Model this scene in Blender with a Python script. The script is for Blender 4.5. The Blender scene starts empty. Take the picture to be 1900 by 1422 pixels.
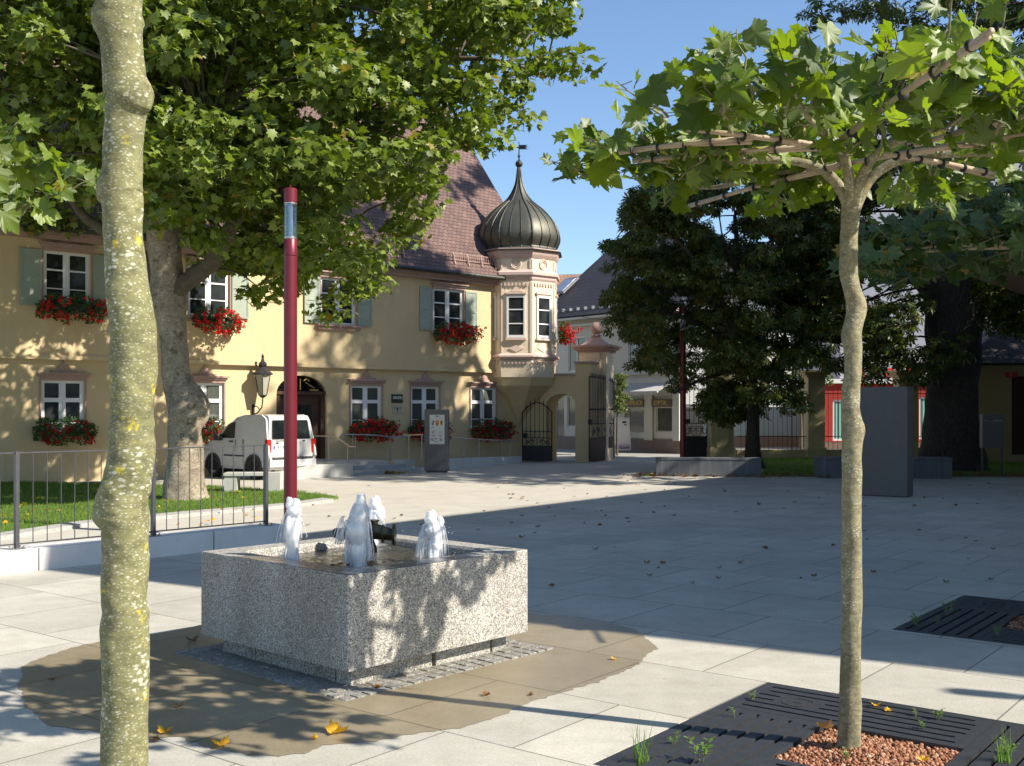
import bpy, bmesh, math, random
import numpy as np
from mathutils import Vector, Matrix
from mathutils.geometry import tessellate_polygon
R = math.radians
random.seed(7); rng = np.random.default_rng(11)
SC = bpy.context.scene; COL = SC.collection
# ------------------------------------------------------------ camera, light
H = 1.9; FX = 2020.0; CX = 950.0; CY = 758.0
cam = bpy.data.cameras.new('camera'); cam_o = bpy.data.objects.new('camera', cam); COL.objects.link(cam_o)
cam_o.location = (0, 0, H); cam_o.rotation_euler = (R(90), 0, 0)
cam.sensor_width = 36; cam.lens = FX/1900*36; cam.shift_y = 47/1900; cam.clip_start = .05; cam.clip_end = 3000
SC.camera = cam_o
SUN_AZ = (0.925, -0.380); SUN_EL = R(38)
sd = Vector((SUN_AZ[0]*math.cos(SUN_EL), SUN_AZ[1]*math.cos(SUN_EL), math.sin(SUN_EL))).normalized()
W = bpy.data.worlds.new('World'); SC.world = W; W.use_nodes = True
wn = W.node_tree; wn.nodes.clear()
sky = wn.nodes.new('ShaderNodeTexSky'); sky.sky_type = 'NISHITA'; sky.sun_disc = False
sky.sun_elevation = SUN_EL; sky.sun_rotation = math.atan2(SUN_AZ[0], SUN_AZ[1])
sky.air_density = 1.0; sky.dust_density = 0.3; sky.ozone_density = 4.0
bg = wn.nodes.new('ShaderNodeBackground'); bg.inputs[1].default_value = 0.112
wo = wn.nodes.new('ShaderNodeOutputWorld'); wn.links.new(sky.outputs[0], bg.inputs[0]); wn.links.new(bg.outputs[0], wo.inputs[0])
sun = bpy.data.lights.new('sun', 'SUN'); sun.energy = 5.0; sun.angle = R(.53); sun.color = (1, .93, .82)
sun_o = bpy.data.objects.new('sun', sun); COL.objects.link(sun_o)
sun_o.rotation_euler = sd.to_track_quat('Z', 'Y').to_euler(); sun_o.location = (20, -10, 30)
SC.render.engine = 'CYCLES'
SC.view_settings.view_transform = 'Standard'; SC.view_settings.look = 'None'
SC.view_settings.exposure = 0.80; SC.view_settings.gamma = 1

# ------------------------------------------------------------ helpers
def G(px, py, z=0.0):
    y = (H-z)*FX/(py-CY); return Vector(((px-CX)/FX*y, y, z))
def PD(px, py, y):
    return Vector(((px-CX)/FX*y, y, H+(CY-py)*y/FX))
def tag(o, label=None, cat=None, group=None, kind=None):
    if label: o['label'] = label
    if cat: o['category'] = cat
    if group: o['group'] = group
    if kind: o['kind'] = kind
    return o
def thing(name, label, cat, loc=(0,0,0), rz=0, group=None):
    o = bpy.data.objects.new(name, None); COL.objects.link(o); o.location = loc; o.rotation_euler = (0,0,rz)
    o.empty_display_size = .2
    return tag(o, label, cat, group)
def copy_tree(o, parent=None):
    c = o.copy(); COL.objects.link(c); c.parent = parent
    for ch in list(o.children): copy_tree(ch, c)
    return c
class Frame:
    def __init__(s, ox, oy, ang):
        s.o = (ox, oy); s.a = ang; s.X = (math.cos(ang), math.sin(ang)); s.Y = (-math.sin(ang), math.cos(ang))
    def hit(s, px, off=0.0):      # local x and camera depth where the sight line of column px meets local y = off
        k = (px-CX)/FX
        y = (off + s.Y[0]*s.o[0] + s.Y[1]*s.o[1])/(s.Y[0]*k + s.Y[1])
        return (k*y-s.o[0])*s.X[0] + (y-s.o[1])*s.X[1], y
    def sz(s, px, py, off=0.0):
        x, y = s.hit(px, off); return x, H+(CY-py)*y/FX
    def loc(s, x, y):
        dx, dy = x-s.o[0], y-s.o[1]; return dx*s.X[0]+dy*s.X[1], dx*s.Y[0]+dy*s.Y[1]
    def world(s, lx, ly, z=0):
        return Vector((s.o[0]+lx*s.X[0]+ly*s.Y[0], s.o[1]+lx*s.X[1]+ly*s.Y[1], z))

class MB:
    def __init__(s): s.v = []; s.f = []; s.m = []; s.cur = 0
    def add(s, vs, fs):
        n = len(s.v); s.v += [tuple(v) for v in vs]
        for f in fs: s.f.append(tuple(i+n for i in f)); s.m.append(s.cur)
        return s
    def mat(s, i): s.cur = i; return s
    def box(s, x0, x1, y0, y1, z0, z1, M=None):
        vs = [Vector((x, y, z)) for z in (z0, z1) for y in (y0, y1) for x in (x0, x1)]
        if M is not None: vs = [M @ v for v in vs]
        return s.add(vs, [(0,2,3,1),(4,5,7,6),(0,1,5,4),(2,6,7,3),(0,4,6,2),(1,3,7,5)])
    def cbox(s, c, sx, sy, sz, rz=0, M=None):
        T = Matrix.Translation(c) @ Matrix.Rotation(rz, 4, 'Z')
        if M is not None: T = M @ T
        return s.box(-sx/2, sx/2, -sy/2, sy/2, -sz/2, sz/2, T)
    def bev(s, x0, x1, y0, y1, z0, z1, b=.01, M=None):
        bm = bmesh.new(); bmesh.ops.create_cube(bm, size=1)
        for v in bm.verts: v.co = Vector(((x0+x1)/2+v.co.x*(x1-x0), (y0+y1)/2+v.co.y*(y1-y0), (z0+z1)/2+v.co.z*(z1-z0)))
        bmesh.ops.bevel(bm, geom=bm.edges[:], offset=b, segments=2, affect='EDGES', profile=.7)
        bm.verts.index_update()
        s.add([(M @ v.co) if M is not None else v.co.copy() for v in bm.verts], [[v.index for v in f.verts] for f in bm.faces]); bm.free(); return s
    def tube(s, pts, r, n=8, caps=True, up=None):
        pts = [Vector(p) for p in pts]; k = len(pts)
        if not hasattr(r, '__len__'): r = [r]*k
        vs = []; prev = None
        for i in range(k):
            t = (pts[min(i+1, k-1)]-pts[max(i-1, 0)])
            if t.length < 1e-9: t = Vector((0,0,1))
            t.normalize()
            if prev is None:
                a = Vector((1,0,0)) if abs(t.x) < .9 else Vector((0,1,0)); u = (a - t*a.dot(t)).normalized()
            else:
                u = prev - t*prev.dot(t)
                u = u.normalized() if u.length > 1e-6 else Vector((0,1,0))
            prev = u; w = t.cross(u)
            for j in range(n):
                a = 2*math.pi*j/n; vs.append(pts[i] + (u*math.cos(a)+w*math.sin(a))*r[i])
        fs = [(i*n+j, i*n+(j+1)%n, (i+1)*n+(j+1)%n, (i+1)*n+j) for i in range(k-1) for j in range(n)]
        if caps: fs += [tuple(range(n))[::-1], tuple(range((k-1)*n, k*n))]
        return s.add(vs, fs)
    def bar(s, a, b, w, h=None, M=None):   # square bar
        a = Vector(a); b = Vector(b); h = h or w; t = (b-a); L = t.length; t.normalize()
        up = Vector((0,0,1)) if abs(t.z) < .95 else Vector((0,1,0))
        u = t.cross(up).normalized(); v = u.cross(t)
        vs = [p + u*x*w/2 + v*y*h/2 for p in (a, b) for x, y in ((-1,-1),(1,-1),(1,1),(-1,1))]
        if M is not None: vs = [M @ q for q in vs]
        return s.add(vs, [(3,2,1,0),(4,5,6,7),(0,1,5,4),(1,2,6,5),(2,3,7,6),(3,0,4,7)])
    def lathe(s, prof, n=24, c=(0,0), a0=0.0, caps=True):
        vs = [(c[0]+r*math.cos(a0+2*math.pi*j/n), c[1]+r*math.sin(a0+2*math.pi*j/n), z) for r, z in prof for j in range(n)]
        k = len(prof)
        fs = [(i*n+j, i*n+(j+1)%n, (i+1)*n+(j+1)%n, (i+1)*n+j) for i in range(k-1) for j in range(n)]
        if caps: fs += [tuple(range(n))[::-1], tuple(range((k-1)*n, k*n))]
        return s.add(vs, fs)
    def sphere(s, c, r, n=12, sq=(1,1,1)):
        prof = [(math.sin(math.pi*i/n)*r, -math.cos(math.pi*i/n)*r) for i in range(n+1)]
        vs = [(c[0]+max(p[0], 1e-4)*math.cos(2*math.pi*j/n)*sq[0], c[1]+max(p[0], 1e-4)*math.sin(2*math.pi*j/n)*sq[1], c[2]+p[1]*sq[2]) for p in prof for j in range(n)]
        fs = [(i*n+j, i*n+(j+1)%n, (i+1)*n+(j+1)%n, (i+1)*n+j) for i in range(n) for j in range(n)]
        return s.add(vs, fs)
    def prism(s, poly, d, M=None):   # poly in (x,z), extruded from y=0 to y=d
        n = len(poly)
        vs = [Vector((x, 0, z)) for x, z in poly] + [Vector((x, d, z)) for x, z in poly]
        if M is not None: vs = [M @ v for v in vs]
        tri = tessellate_polygon([[Vector((x, z, 0)) for x, z in poly]])
        fs = [tuple(t) for t in tri] + [tuple(i+n for i in t[::-1]) for t in tri] + [(i, (i+1) % n, (i+1) % n+n, i+n) for i in range(n)]
        return s.add(vs, fs)
    def plate(s, loops, z0, z1=None):   # polygon with holes, flat; z1 gives thickness
        tri = tessellate_polygon([[Vector((p[0], p[1], 0)) for p in L] for L in loops])
        flat = [p for L in loops for p in L]
        def face(t, z):
            a, b, c = [flat[i] for i in t]
            return (b[0]-a[0])*(c[1]-a[1])-(b[1]-a[1])*(c[0]-a[0]) > 0
        vs = [(p[0], p[1], z0) for p in flat]
        s.add(vs, [t if face(t, z0) else t[::-1] for t in tri])
        if z1 is not None:
            for L in loops:
                n = len(L)
                s.add([(p[0], p[1], z0) for p in L]+[(p[0], p[1], z1) for p in L], [(i, (i+1) % n, (i+1) % n+n, i+n) for i in range(n)])
        return s
    def wall(s, x0, x1, z0, z1, y, holes, rev=.15, back=None):
        """vertical wall at local y with openings (x0,x1,z0,z1,arch) and reveals going to y+rev"""
        xs = sorted({x0, x1, *[h[0] for h in holes], *[h[1] for h in holes]}); zs = sorted({z0, z1, *[h[2] for h in holes], *[h[3] for h in holes]})
        xs = [x for x in xs if x0-1e-6 <= x <= x1+1e-6]; zs = [z for z in zs if z0-1e-6 <= z <= z1+1e-6]
        for i in range(len(xs)-1):
            for j in range(len(zs)-1):
                cx, cz = (xs[i]+xs[i+1])/2, (zs[j]+zs[j+1])/2
                if any(h[0] < cx < h[1] and h[2] < cz < h[3] for h in holes): continue
                q = [(xs[i], zs[j]), (xs[i+1], zs[j]), (xs[i+1], zs[j+1]), (xs[i], zs[j+1])]
                s.add([(a, y, b) for a, b in q], [(0,1,2,3)])
                if back is not None: s.add([(a, y+back, b) for a, b in q], [(3,2,1,0)])
        for h in holes:
            a, b, c, d = h[:4]; arch = len(h) > 4 and h[4]
            if not arch:
                pts = [(a, c), (b, c), (b, d), (a, d)]
            else:
                r = (b-a)/2; n = 16; rz = min(h[5] if len(h) > 5 else r, d-c)
                arc = [((a+b)/2+r*math.cos(math.pi*i/n), d-rz+rz*math.sin(math.pi*i/n)) for i in range(n+1)]
                pts = [(a, c), (b, c)] + arc
                for side in (0, 1):
                    corner = (b, d) if side == 0 else (a, d)
                    seg = arc[:n//2+1] if side == 0 else arc[n//2:]
                    for i in range(len(seg)-1):
                        tri = [corner, seg[i], seg[i+1]]
                        s.add([(p, y, q) for p, q in tri], [(0,1,2)])
                        if back is not None: s.add([(p, y+back, q) for p, q in tri], [(2,1,0)])
            n = len(pts)
            s.add([(p, y, q) for p, q in pts]+[(p, y+(back or rev), q) for p, q in pts], [(i, (i+1) % n, (i+1) % n+n, i+n) for i in range(n)])
        return s
    def build(s, name, mats, parent=None, smooth=False, angle=None):
        me = bpy.data.meshes.new(name); me.from_pydata(s.v, [], s.f)
        if not isinstance(mats, (list, tuple)): mats = [mats]
        for m in mats: me.materials.append(m)
        if len(mats) > 1: me.polygons.foreach_set('material_index', s.m)
        if smooth:
            me.polygons.foreach_set('use_smooth', [True]*len(me.polygons))
            if angle is not None: me.set_sharp_from_angle(angle=angle)
        me.update(); o = bpy.data.objects.new(name, me); COL.objects.link(o)
        if parent is not None: o.parent = parent
        return o

def text_mesh(txt, size, M, mat, name, parent, depth=.01):
    c = bpy.data.curves.new('t', 'FONT'); c.body = txt; c.size = size; c.extrude = depth; c.align_x = 'CENTER'; c.align_y = 'CENTER'
    o = bpy.data.objects.new('t', c); COL.objects.link(o); bpy.context.view_layer.update()
    me = bpy.data.meshes.new_from_object(o.evaluated_get(bpy.context.evaluated_depsgraph_get()))
    bpy.data.objects.remove(o); me.transform(M); me.name = name; me.materials.clear(); me.materials.append(mat)
    r = bpy.data.objects.new(name, me); COL.objects.link(r); r.parent = parent; return r
def TXM(x, y, z, rz=0):   # text standing upright, facing local -y
    return Matrix.Translation((x, y, z)) @ Matrix.Rotation(rz, 4, 'Z') @ Matrix.Rotation(R(90), 4, 'X')

# ------------------------------------------------------------ materials
def newmat(name):
    m = bpy.data.materials.new(name); m.use_nodes = True; nt = m.node_tree; b = nt.nodes['Principled BSDF']; return m, nt, b
def N(nt, t, **kw):
    n = nt.nodes.new(t)
    for k, v in kw.items(): setattr(n, k, v)
    return n
def ramp(nt, fac, stops, interp='LINEAR'):
    r = N(nt, 'ShaderNodeValToRGB'); r.color_ramp.interpolation = interp
    e = r.color_ramp.elements
    while len(e) < len(stops): e.new(.5)
    for i, (p, c) in enumerate(stops): e[i].position = p; e[i].color = (*c, 1) if len(c) == 3 else c
    nt.links.new(fac, r.inputs[0]); return r.outputs[0]
def noise(nt, vec, scale, det=4, rough=.6):
    n = N(nt, 'ShaderNodeTexNoise'); n.inputs['Scale'].default_value = scale; n.inputs['Detail'].default_value = det; n.inputs['Roughness'].default_value = rough
    if vec: nt.links.new(vec, n.inputs['Vector'])
    return n.outputs['Fac']
def mixc(nt, fac, a, b, mode='MIX'):
    m = N(nt, 'ShaderNodeMix', data_type='RGBA', blend_type=mode)
    if isinstance(fac, (int, float)): m.inputs['Factor'].default_value = fac
    else: nt.links.new(fac, m.inputs['Factor'])
    for k, v in (('A', a), ('B', b)):
        i = [q for q in m.inputs if q.name == k and q.type == 'RGBA'][0]
        if isinstance(v, tuple): i.default_value = (*v, 1)
        else: nt.links.new(v, i)
    return [q for q in m.outputs if q.type == 'RGBA'][0]
def math_(nt, op, a, b=None, c=None):
    m = N(nt, 'ShaderNodeMath', operation=op)
    for i, v in enumerate((a, b, c)):
        if v is None: continue
        if isinstance(v, (int, float)): m.inputs[i].default_value = v
        else: nt.links.new(v, m.inputs[i])
    return m.outputs[0]
def bump(nt, b, h, strength=.3, dist=.01):
    n = N(nt, 'ShaderNodeBump'); n.inputs['Strength'].default_value = strength; n.inputs['Distance'].default_value = dist
    nt.links.new(h, n.inputs['Height']); nt.links.new(n.outputs[0], b.inputs['Normal'])
def objco(nt): return N(nt, 'ShaderNodeTexCoord').outputs['Object']
def scaled(nt, vec, sc, rot=(0,0,0), loc=(0,0,0)):
    m = N(nt, 'ShaderNodeMapping'); m.inputs['Scale'].default_value = sc; m.inputs['Rotation'].default_value = rot; m.inputs['Location'].default_value = loc
    nt.links.new(vec, m.inputs[0]); return m.outputs[0]
def pm(name, c1, c2=None, scale=6, rough=.8, metal=0, bs=0, bscale=40, bdist=.005, spec=None):
    m, nt, b = newmat(name); co = objco(nt)
    if c2 is None: c2 = tuple(x*.85 for x in c1)
    f = noise(nt, co, scale); nt.links.new(ramp(nt, f, [(.3, c1), (.7, c2)]), b.inputs['Base Color'])
    b.inputs['Roughness'].default_value = rough; b.inputs['Metallic'].default_value = metal
    if spec is not None: b.inputs['Specular IOR Level'].default_value = spec
    if bs: bump(nt, b, noise(nt, co, bscale, 5), bs, bdist)
    return m
def stucco(name, c, dirt=(.5, .42, .3)):
    m, nt, b = newmat(name); co = objco(nt)
    f = noise(nt, co, .7, 5); f2 = noise(nt, scaled(nt, co, (3, 3, .35)), 2.0, 5)
    c1 = ramp(nt, f, [(.3, c), (.7, tuple(x*.9 for x in c))])
    c2 = mixc(nt, ramp(nt, f2, [(.55, (0,0,0)), (.8, (.22,)*3)]), c1, tuple(a*d*1.3 for a, d in zip(c, dirt)))
    nt.links.new(c2, b.inputs['Base Color']); b.inputs['Roughness'].default_value = .92
    bump(nt, b, noise(nt, co, 14, 6), .5, .012); return m
def tiles(name, c1, c2, w, h, mortar=.01, joint=(.03,.02,.02)):
    m, nt, b = newmat(name); co = objco(nt)
    br = N(nt, 'ShaderNodeTexBrick'); nt.links.new(co, br.inputs['Vector']); br.offset = .5
    br.inputs['Scale'].default_value = 1; br.inputs['Brick Width'].default_value = w; br.inputs['Row Height'].default_value = h
    br.inputs['Mortar Size'].default_value = mortar; br.inputs['Mortar Smooth'].default_value = .3
    br.inputs['Color1'].default_value = (*c1, 1); br.inputs['Color2'].default_value = (*c2, 1); br.inputs['Mortar'].default_value = (*joint, 1)
    f = noise(nt, co, .8, 4)
    col = mixc(nt, ramp(nt, f, [(.4, (0,0,0)), (.75, (.5,)*3)]), br.outputs['Color'], tuple(x*.6 for x in c2))
    nt.links.new(col, b.inputs['Base Color']); b.inputs['Roughness'].default_value = .8
    # sloped tile rows: sawtooth height along the slope
    sp = N(nt, 'ShaderNodeSeparateXYZ'); nt.links.new(co, sp.inputs[0])
    saw = math_(nt, 'SUBTRACT', 1.0, math_(nt, 'FRACT', math_(nt, 'DIVIDE', sp.outputs[1], h)))
    hh = math_(nt, 'ADD', math_(nt, 'MULTIPLY', saw, .6), math_(nt, 'MULTIPLY', math_(nt, 'SUBTRACT', 1.0, br.outputs['Fac']), .6))
    bump(nt, b, hh, .9, .03); return m
def leafmat(name, ca, cb, autumn=None, af=.06, trans=.45, gloss=.35, rough=.45, tmul=(1.5, 1.7, .6)):
    m = bpy.data.materials.new(name); m.use_nodes = True; nt = m.node_tree; nt.nodes.clear()
    ge = N(nt, 'ShaderNodeNewGeometry'); rnd = ge.outputs['Random Per Island']
    stops = [(0, ca), (1-af, cb)]
    if autumn: stops += [(1-af+.001, autumn), (1, tuple(x*.6 for x in autumn))]
    col = ramp(nt, rnd, stops)
    d = N(nt, 'ShaderNodeBsdfDiffuse'); t = N(nt, 'ShaderNodeBsdfTranslucent'); g = N(nt, 'ShaderNodeBsdfGlossy'); g.inputs['Roughness'].default_value = rough
    nt.links.new(col, d.inputs[0]); nt.links.new(mixc(nt, 1.0, col, tmul, 'MULTIPLY'), t.inputs[0])
    g.inputs[0].default_value = (1, 1, 1, 1)
    m1 = N(nt, 'ShaderNodeMixShader'); m1.inputs[0].default_value = trans; nt.links.new(d.outputs[0], m1.inputs[1]); nt.links.new(t.outputs[0], m1.inputs[2])
    lw = N(nt, 'ShaderNodeLayerWeight'); lw.inputs[0].default_value = .5
    fz = math_(nt, 'ADD', .035, math_(nt, 'MULTIPLY', math_(nt, 'POWER', lw.outputs['Facing'], 4.0), .3))
    m2 = N(nt, 'ShaderNodeMixShader'); nt.links.new(math_(nt, 'MULTIPLY', fz, gloss*2), m2.inputs[0]); nt.links.new(m1.outputs[0], m2.inputs[1]); nt.links.new(g.outputs[0], m2.inputs[2])
    o = N(nt, 'ShaderNodeOutputMaterial'); nt.links.new(m2.outputs[0], o.inputs[0]); return m

PA = R(37.8)                         # the paving and the planting grid run this far off the view axis
U = (math.sin(PA), math.cos(PA)); V = (-math.cos(PA), math.sin(PA))
def paving(name, wet=False):
    m, nt, b = newmat(name); ge = N(nt, 'ShaderNodeNewGeometry'); pos = ge.outputs['Position']
    def dot(d, off):
        v = N(nt, 'ShaderNodeVectorMath', operation='DOT_PRODUCT'); nt.links.new(pos, v.inputs[0]); v.inputs[1].default_value = (*d, 0)
        return math_(nt, 'SUBTRACT', v.outputs['Value'], off)
    c0 = (1.771, 7.555)
    a = dot(V, c0[0]*V[0]+c0[1]*V[1]-50); bb = dot(U, c0[0]*U[0]+c0[1]*U[1]-1.12*40)
    cb = N(nt, 'ShaderNodeCombineXYZ'); nt.links.new(a, cb.inputs[0]); nt.links.new(bb, cb.inputs[1])
    br = N(nt, 'ShaderNodeTexBrick'); nt.links.new(cb.outputs[0], br.inputs['Vector']); br.offset = .5; br.squash = 1
    br.inputs['Scale'].default_value = 1; br.inputs['Brick Width'].default_value = 1.0; br.inputs['Row Height'].default_value = 1.12
    br.inputs['Mortar Size'].default_value = .006; br.inputs['Mortar Smooth'].default_value = 0; br.inputs['Bias'].default_value = 0
    k = (.36, .325, .26) if wet else (.56, .535, .475)
    if wet: k = (.34, .285, .195)
    br.inputs['Color1'].default_value = (*k, 1); br.inputs['Color2'].default_value = (*[x*.86 for x in k], 1)
    br.inputs['Mortar'].default_value = (*[x*(.36 if not wet else .4) for x in k], 1)
    n1 = noise(nt, pos, 1.3, 8, .72); n2 = noise(nt, pos, 60, 3); n3 = noise(nt, pos, 5, 6, .7)
    col = mixc(nt, 1.0, br.outputs['Color'], ramp(nt, n1, [(.3, (.82,.815,.80)), (.68, (1.05,1.04,1.02))]), 'MULTIPLY')
    col = mixc(nt, 1.0, col, ramp(nt, n2, [(.35, (.86,.85,.83)), (.6, (1.03,1.03,1.03))]), 'MULTIPLY')
    col = mixc(nt, 1.0, col, ramp(nt, n3, [(.3, (.9,.89,.86)), (.62, (1.0,1.0,1.0))]), 'MULTIPLY')
    # specks of dirt, faint stains
    v2 = N(nt, 'ShaderNodeTexVoronoi'); v2.inputs['Scale'].default_value = 11; nt.links.new(pos, v2.inputs['Vector'])
    col = mixc(nt, ramp(nt, v2.outputs['Distance'], [(.04, (.35,.35,.35)), (.10, (0,0,0))]), col, (.22, .19, .15))
    n4 = noise(nt, pos, .28, 6, .7); col = mixc(nt, 1.0, col, ramp(nt, n4, [(.35, (.86,.85,.82)), (.6, (1.03,1.03,1.02))]), 'MULTIPLY')
    vo = N(nt, 'ShaderNodeTexVoronoi'); vo.inputs['Scale'].default_value = 3.1; nt.links.new(pos, vo.inputs['Vector'])
    col = mixc(nt, ramp(nt, vo.outputs['Distance'], [(.025, (.55,.55,.55)), (.05, (0,0,0))]), col, (.16, .12, .08))
    nt.links.new(col, b.inputs['Base Color']); b.inputs['Roughness'].default_value = .75 if not wet else .38
    h = math_(nt, 'ADD', math_(nt, 'MULTIPLY', math_(nt, 'SUBTRACT', 1.0, br.outputs['Fac']), 1.0), math_(nt, 'MULTIPLY', n2, .12))
    bump(nt, b, h, .35, .006); return m
def granite(name, base=(.34,.32,.285), dark=(.12,.11,.10), light=(.60,.57,.52), rough=.75, wet=False):
    m, nt, b = newmat(name); co = objco(nt)
    v1 = N(nt, 'ShaderNodeTexVoronoi'); v1.inputs['Scale'].default_value = 150; nt.links.new(co, v1.inputs['Vector'])
    sp = N(nt, 'ShaderNodeSeparateColor'); nt.links.new(v1.outputs['Color'], sp.inputs[0])
    col = ramp(nt, sp.outputs[0], [(0, dark), (.16, tuple(x*.6 for x in base)), (.3, base), (.65, tuple(x*1.15 for x in base)), (.8, light)], 'CONSTANT')
    f = noise(nt, scaled(nt, co, (1, 1, .25)), 3, 5); col = mixc(nt, 1.0, col, ramp(nt, f, [(.3, (.78,.76,.7)), (.7, (1.05,1.05,1.05))]), 'MULTIPLY')
    nt.links.new(col, b.inputs['Base Color']); b.inputs['Roughness'].default_value = rough
    bump(nt, b, noise(nt, co, 120, 3), .5, .004); return m
def bark(name, a, bcol, spot, spot2, scale=1.0, bumps=.6, ridged=False, thr=.55):
    m, nt, b = newmat(name); co = objco(nt)
    f = noise(nt, scaled(nt, co, (6*scale, 6*scale, 2.2*scale)), 1.6, 6, .65)
    col = ramp(nt, f, [(.25, a), (.75, bcol)])
    if ridged:
        vr = N(nt, 'ShaderNodeTexVoronoi', feature='DISTANCE_TO_EDGE'); vr.inputs['Scale'].default_value = 1; nt.links.new(scaled(nt, co, (16, 16, 3.5)), vr.inputs['Vector'])
        col = mixc(nt, ramp(nt, vr.outputs['Distance'], [(.0, (1,1,1)), (.12, (0,0,0))]), col, tuple(x*.35 for x in a)); hgt = ramp(nt, vr.outputs['Distance'], [(0, (0,0,0)), (.2, (1,1,1))])
        bump(nt, b, hgt, .9, .03)
    else:
        # pale flat lichen discs, stretched across the stem
        vo = N(nt, 'ShaderNodeTexVoronoi'); vo.inputs['Scale'].default_value = 1; nt.links.new(scaled(nt, co, (52*scale, 52*scale, 90*scale)), vo.inputs['Vector'])
        n0 = noise(nt, co, 7*scale, 3)
        d = math_(nt, 'ADD', vo.outputs['Distance'], math_(nt, 'MULTIPLY', math_(nt, 'SUBTRACT', .565, n0), 1.3))
        col = mixc(nt, ramp(nt, d, [(.22, (.95,.95,.95)), (.34, (0,0,0))]), col, spot)
        vo3 = N(nt, 'ShaderNodeTexVoronoi'); vo3.inputs['Scale'].default_value = 1; nt.links.new(scaled(nt, co, (95*scale, 95*scale, 150*scale)), vo3.inputs['Vector'])
        col = mixc(nt, ramp(nt, vo3.outputs['Distance'], [(.2, (.7,.7,.7)), (.34, (0,0,0))]), col, tuple(x*.82 for x in spot))
        n2 = noise(nt, scaled(nt, co, (1,1,1), loc=(3,1,0)), 11*scale, 7, .75)
        col = mixc(nt, ramp(nt, n2, [(thr+.06, (0,0,0)), (thr+.10, (.9,)*3)]), col, spot2)
        n4 = noise(nt, scaled(nt, co, (1,1,1), loc=(9,4,2)), 3*scale, 5)
        col = mixc(nt, ramp(nt, n4, [(.52, (0,0,0)), (.68, (.55,)*3)]), col, tuple(x*.55 for x in a))
        n5 = noise(nt, scaled(nt, co, (26*scale, 26*scale, 40*scale)), 1.0, 6, .7); col = mixc(nt, 1.0, col, ramp(nt, n5, [(.35, (.62,.62,.58)), (.6, (1.12,1.12,1.1))]), 'MULTIPLY')
        wv = noise(nt, scaled(nt, co, (8*scale, 8*scale, 90*scale)), 1.0, 4)
        bump(nt, b, math_(nt, 'ADD', math_(nt, 'MULTIPLY', wv, .5), noise(nt, co, 30*scale, 5)), bumps, .006)
    nt.links.new(col, b.inputs['Base Color']); b.inputs['Roughness'].default_value = .85; return m

M = {}
M['paving'] = paving('paving_slabs'); M['wet'] = paving('wet_slabs', True)
M['granite'] = granite('granite'); M['granite_d'] = granite('granite_plinth', (.28,.27,.24), (.08,.08,.07), (.5,.48,.44))
M['granite_wet'] = granite('granite_wet', (.13,.13,.13), (.03,.03,.03), (.34,.34,.34), .18)
M['sett'] = granite('sett_stone', (.25,.24,.22), (.14,.14,.13), (.40,.39,.36))
M['asphalt'] = pm('pale_road', (.50,.465,.39), (.42,.39,.33), 1.5, .9, bs=.2, bscale=80)
M['ground'] = pm('ground_far', (.30,.28,.24), (.25,.24,.2), .3, .95)
M['street'] = pm('street_asphalt', (.34,.32,.285), (.28,.265,.24), 1, .9, bs=.2, bscale=60)
M['lawn'] = pm('lawn_soil', (.10,.17,.025), (.07,.12,.02), 3, .95, bs=.6, bscale=60, bdist=.03)
M['conc'] = pm('concrete', (.50,.49,.45), (.42,.41,.38), 4, .85, bs=.2, bscale=60)
M['conc_white'] = pm('white_concrete', (.66,.65,.62), (.58,.57,.54), 3, .8, bs=.15, bscale=70)
M['stair'] = pm('bluestone', (.34,.36,.38), (.28,.30,.32), 3, .8)
M['yellow'] = stucco('yellow_stucco', (.63,.49,.28)); M['yellow_t'] = stucco('pale_yellow_stucco', (.82,.68,.49))
M['pink'] = pm('pink_sandstone', (.44,.29,.235), (.37,.25,.21), 8, .8, bs=.2)
M['pink_l'] = pm('light_pink_trim', (.76,.60,.49), (.70,.55,.45), 8, .8)
M['white'] = pm('white_paint', (.80,.80,.79), (.75,.75,.74), 5, .45)
M['shutter'] = pm('green_grey_shutter', (.34,.39,.30), (.29,.335,.27), 7, .6)
M['roof'] = tiles('roof_tiles', (.20,.118,.095), (.135,.08,.068), .2, .17)
M['roof_d'] = tiles('dark_roof_tiles', (.030,.026,.040), (.020,.018,.028), .3, .34, .015, (.02,.02,.02))
M['roof_r'] = tiles('red_roof_tiles', (.38,.22,.15), (.30,.17,.12), .3, .3)
M['roof_b'] = tiles('pavilion_tiles', (.05,.04,.045), (.035,.03,.03), .25, .22)
M['gutter'] = pm('gutter_metal', (.09,.09,.08), (.05,.05,.05), 9, .5, .6)
M['copper'] = pm('aged_copper', (.135,.125,.095), (.085,.09,.075), 1.6, .52, .6, bs=.1, bscale=8)
M['copper_rib'] = pm('copper_seam', (.07,.065,.05), (.05,.05,.04), 4, .5, .6)
M['iron'] = pm('wrought_iron', (.02,.02,.025), (.03,.028,.03), 10, .55, .3)
M['fence'] = pm('grey_steel', (.10,.10,.105), (.08,.08,.085), 10, .45, .5)
M['steel'] = pm('stainless', (.45,.44,.42), (.38,.37,.36), 10, .35, .9)
M['red'] = pm('wine_red_paint', (.18,.018,.028), (.155,.016,.024), 4, .36, .25)
M['anthra'] = pm('anthracite_panel', (.135,.128,.125), (.115,.11,.108), 8, .6, .1, bs=.1, bscale=150)
M['anthra_s'] = pm('anthracite_side', (.045,.047,.055), (.04,.04,.05), 8, .5, .2)
M['paper'] = pm('notice_paper', (.62,.61,.56), (.58,.57,.53), 3, .5)
M['ink'] = pm('ink', (.04,.04,.045), None, 3, .6)
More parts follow.
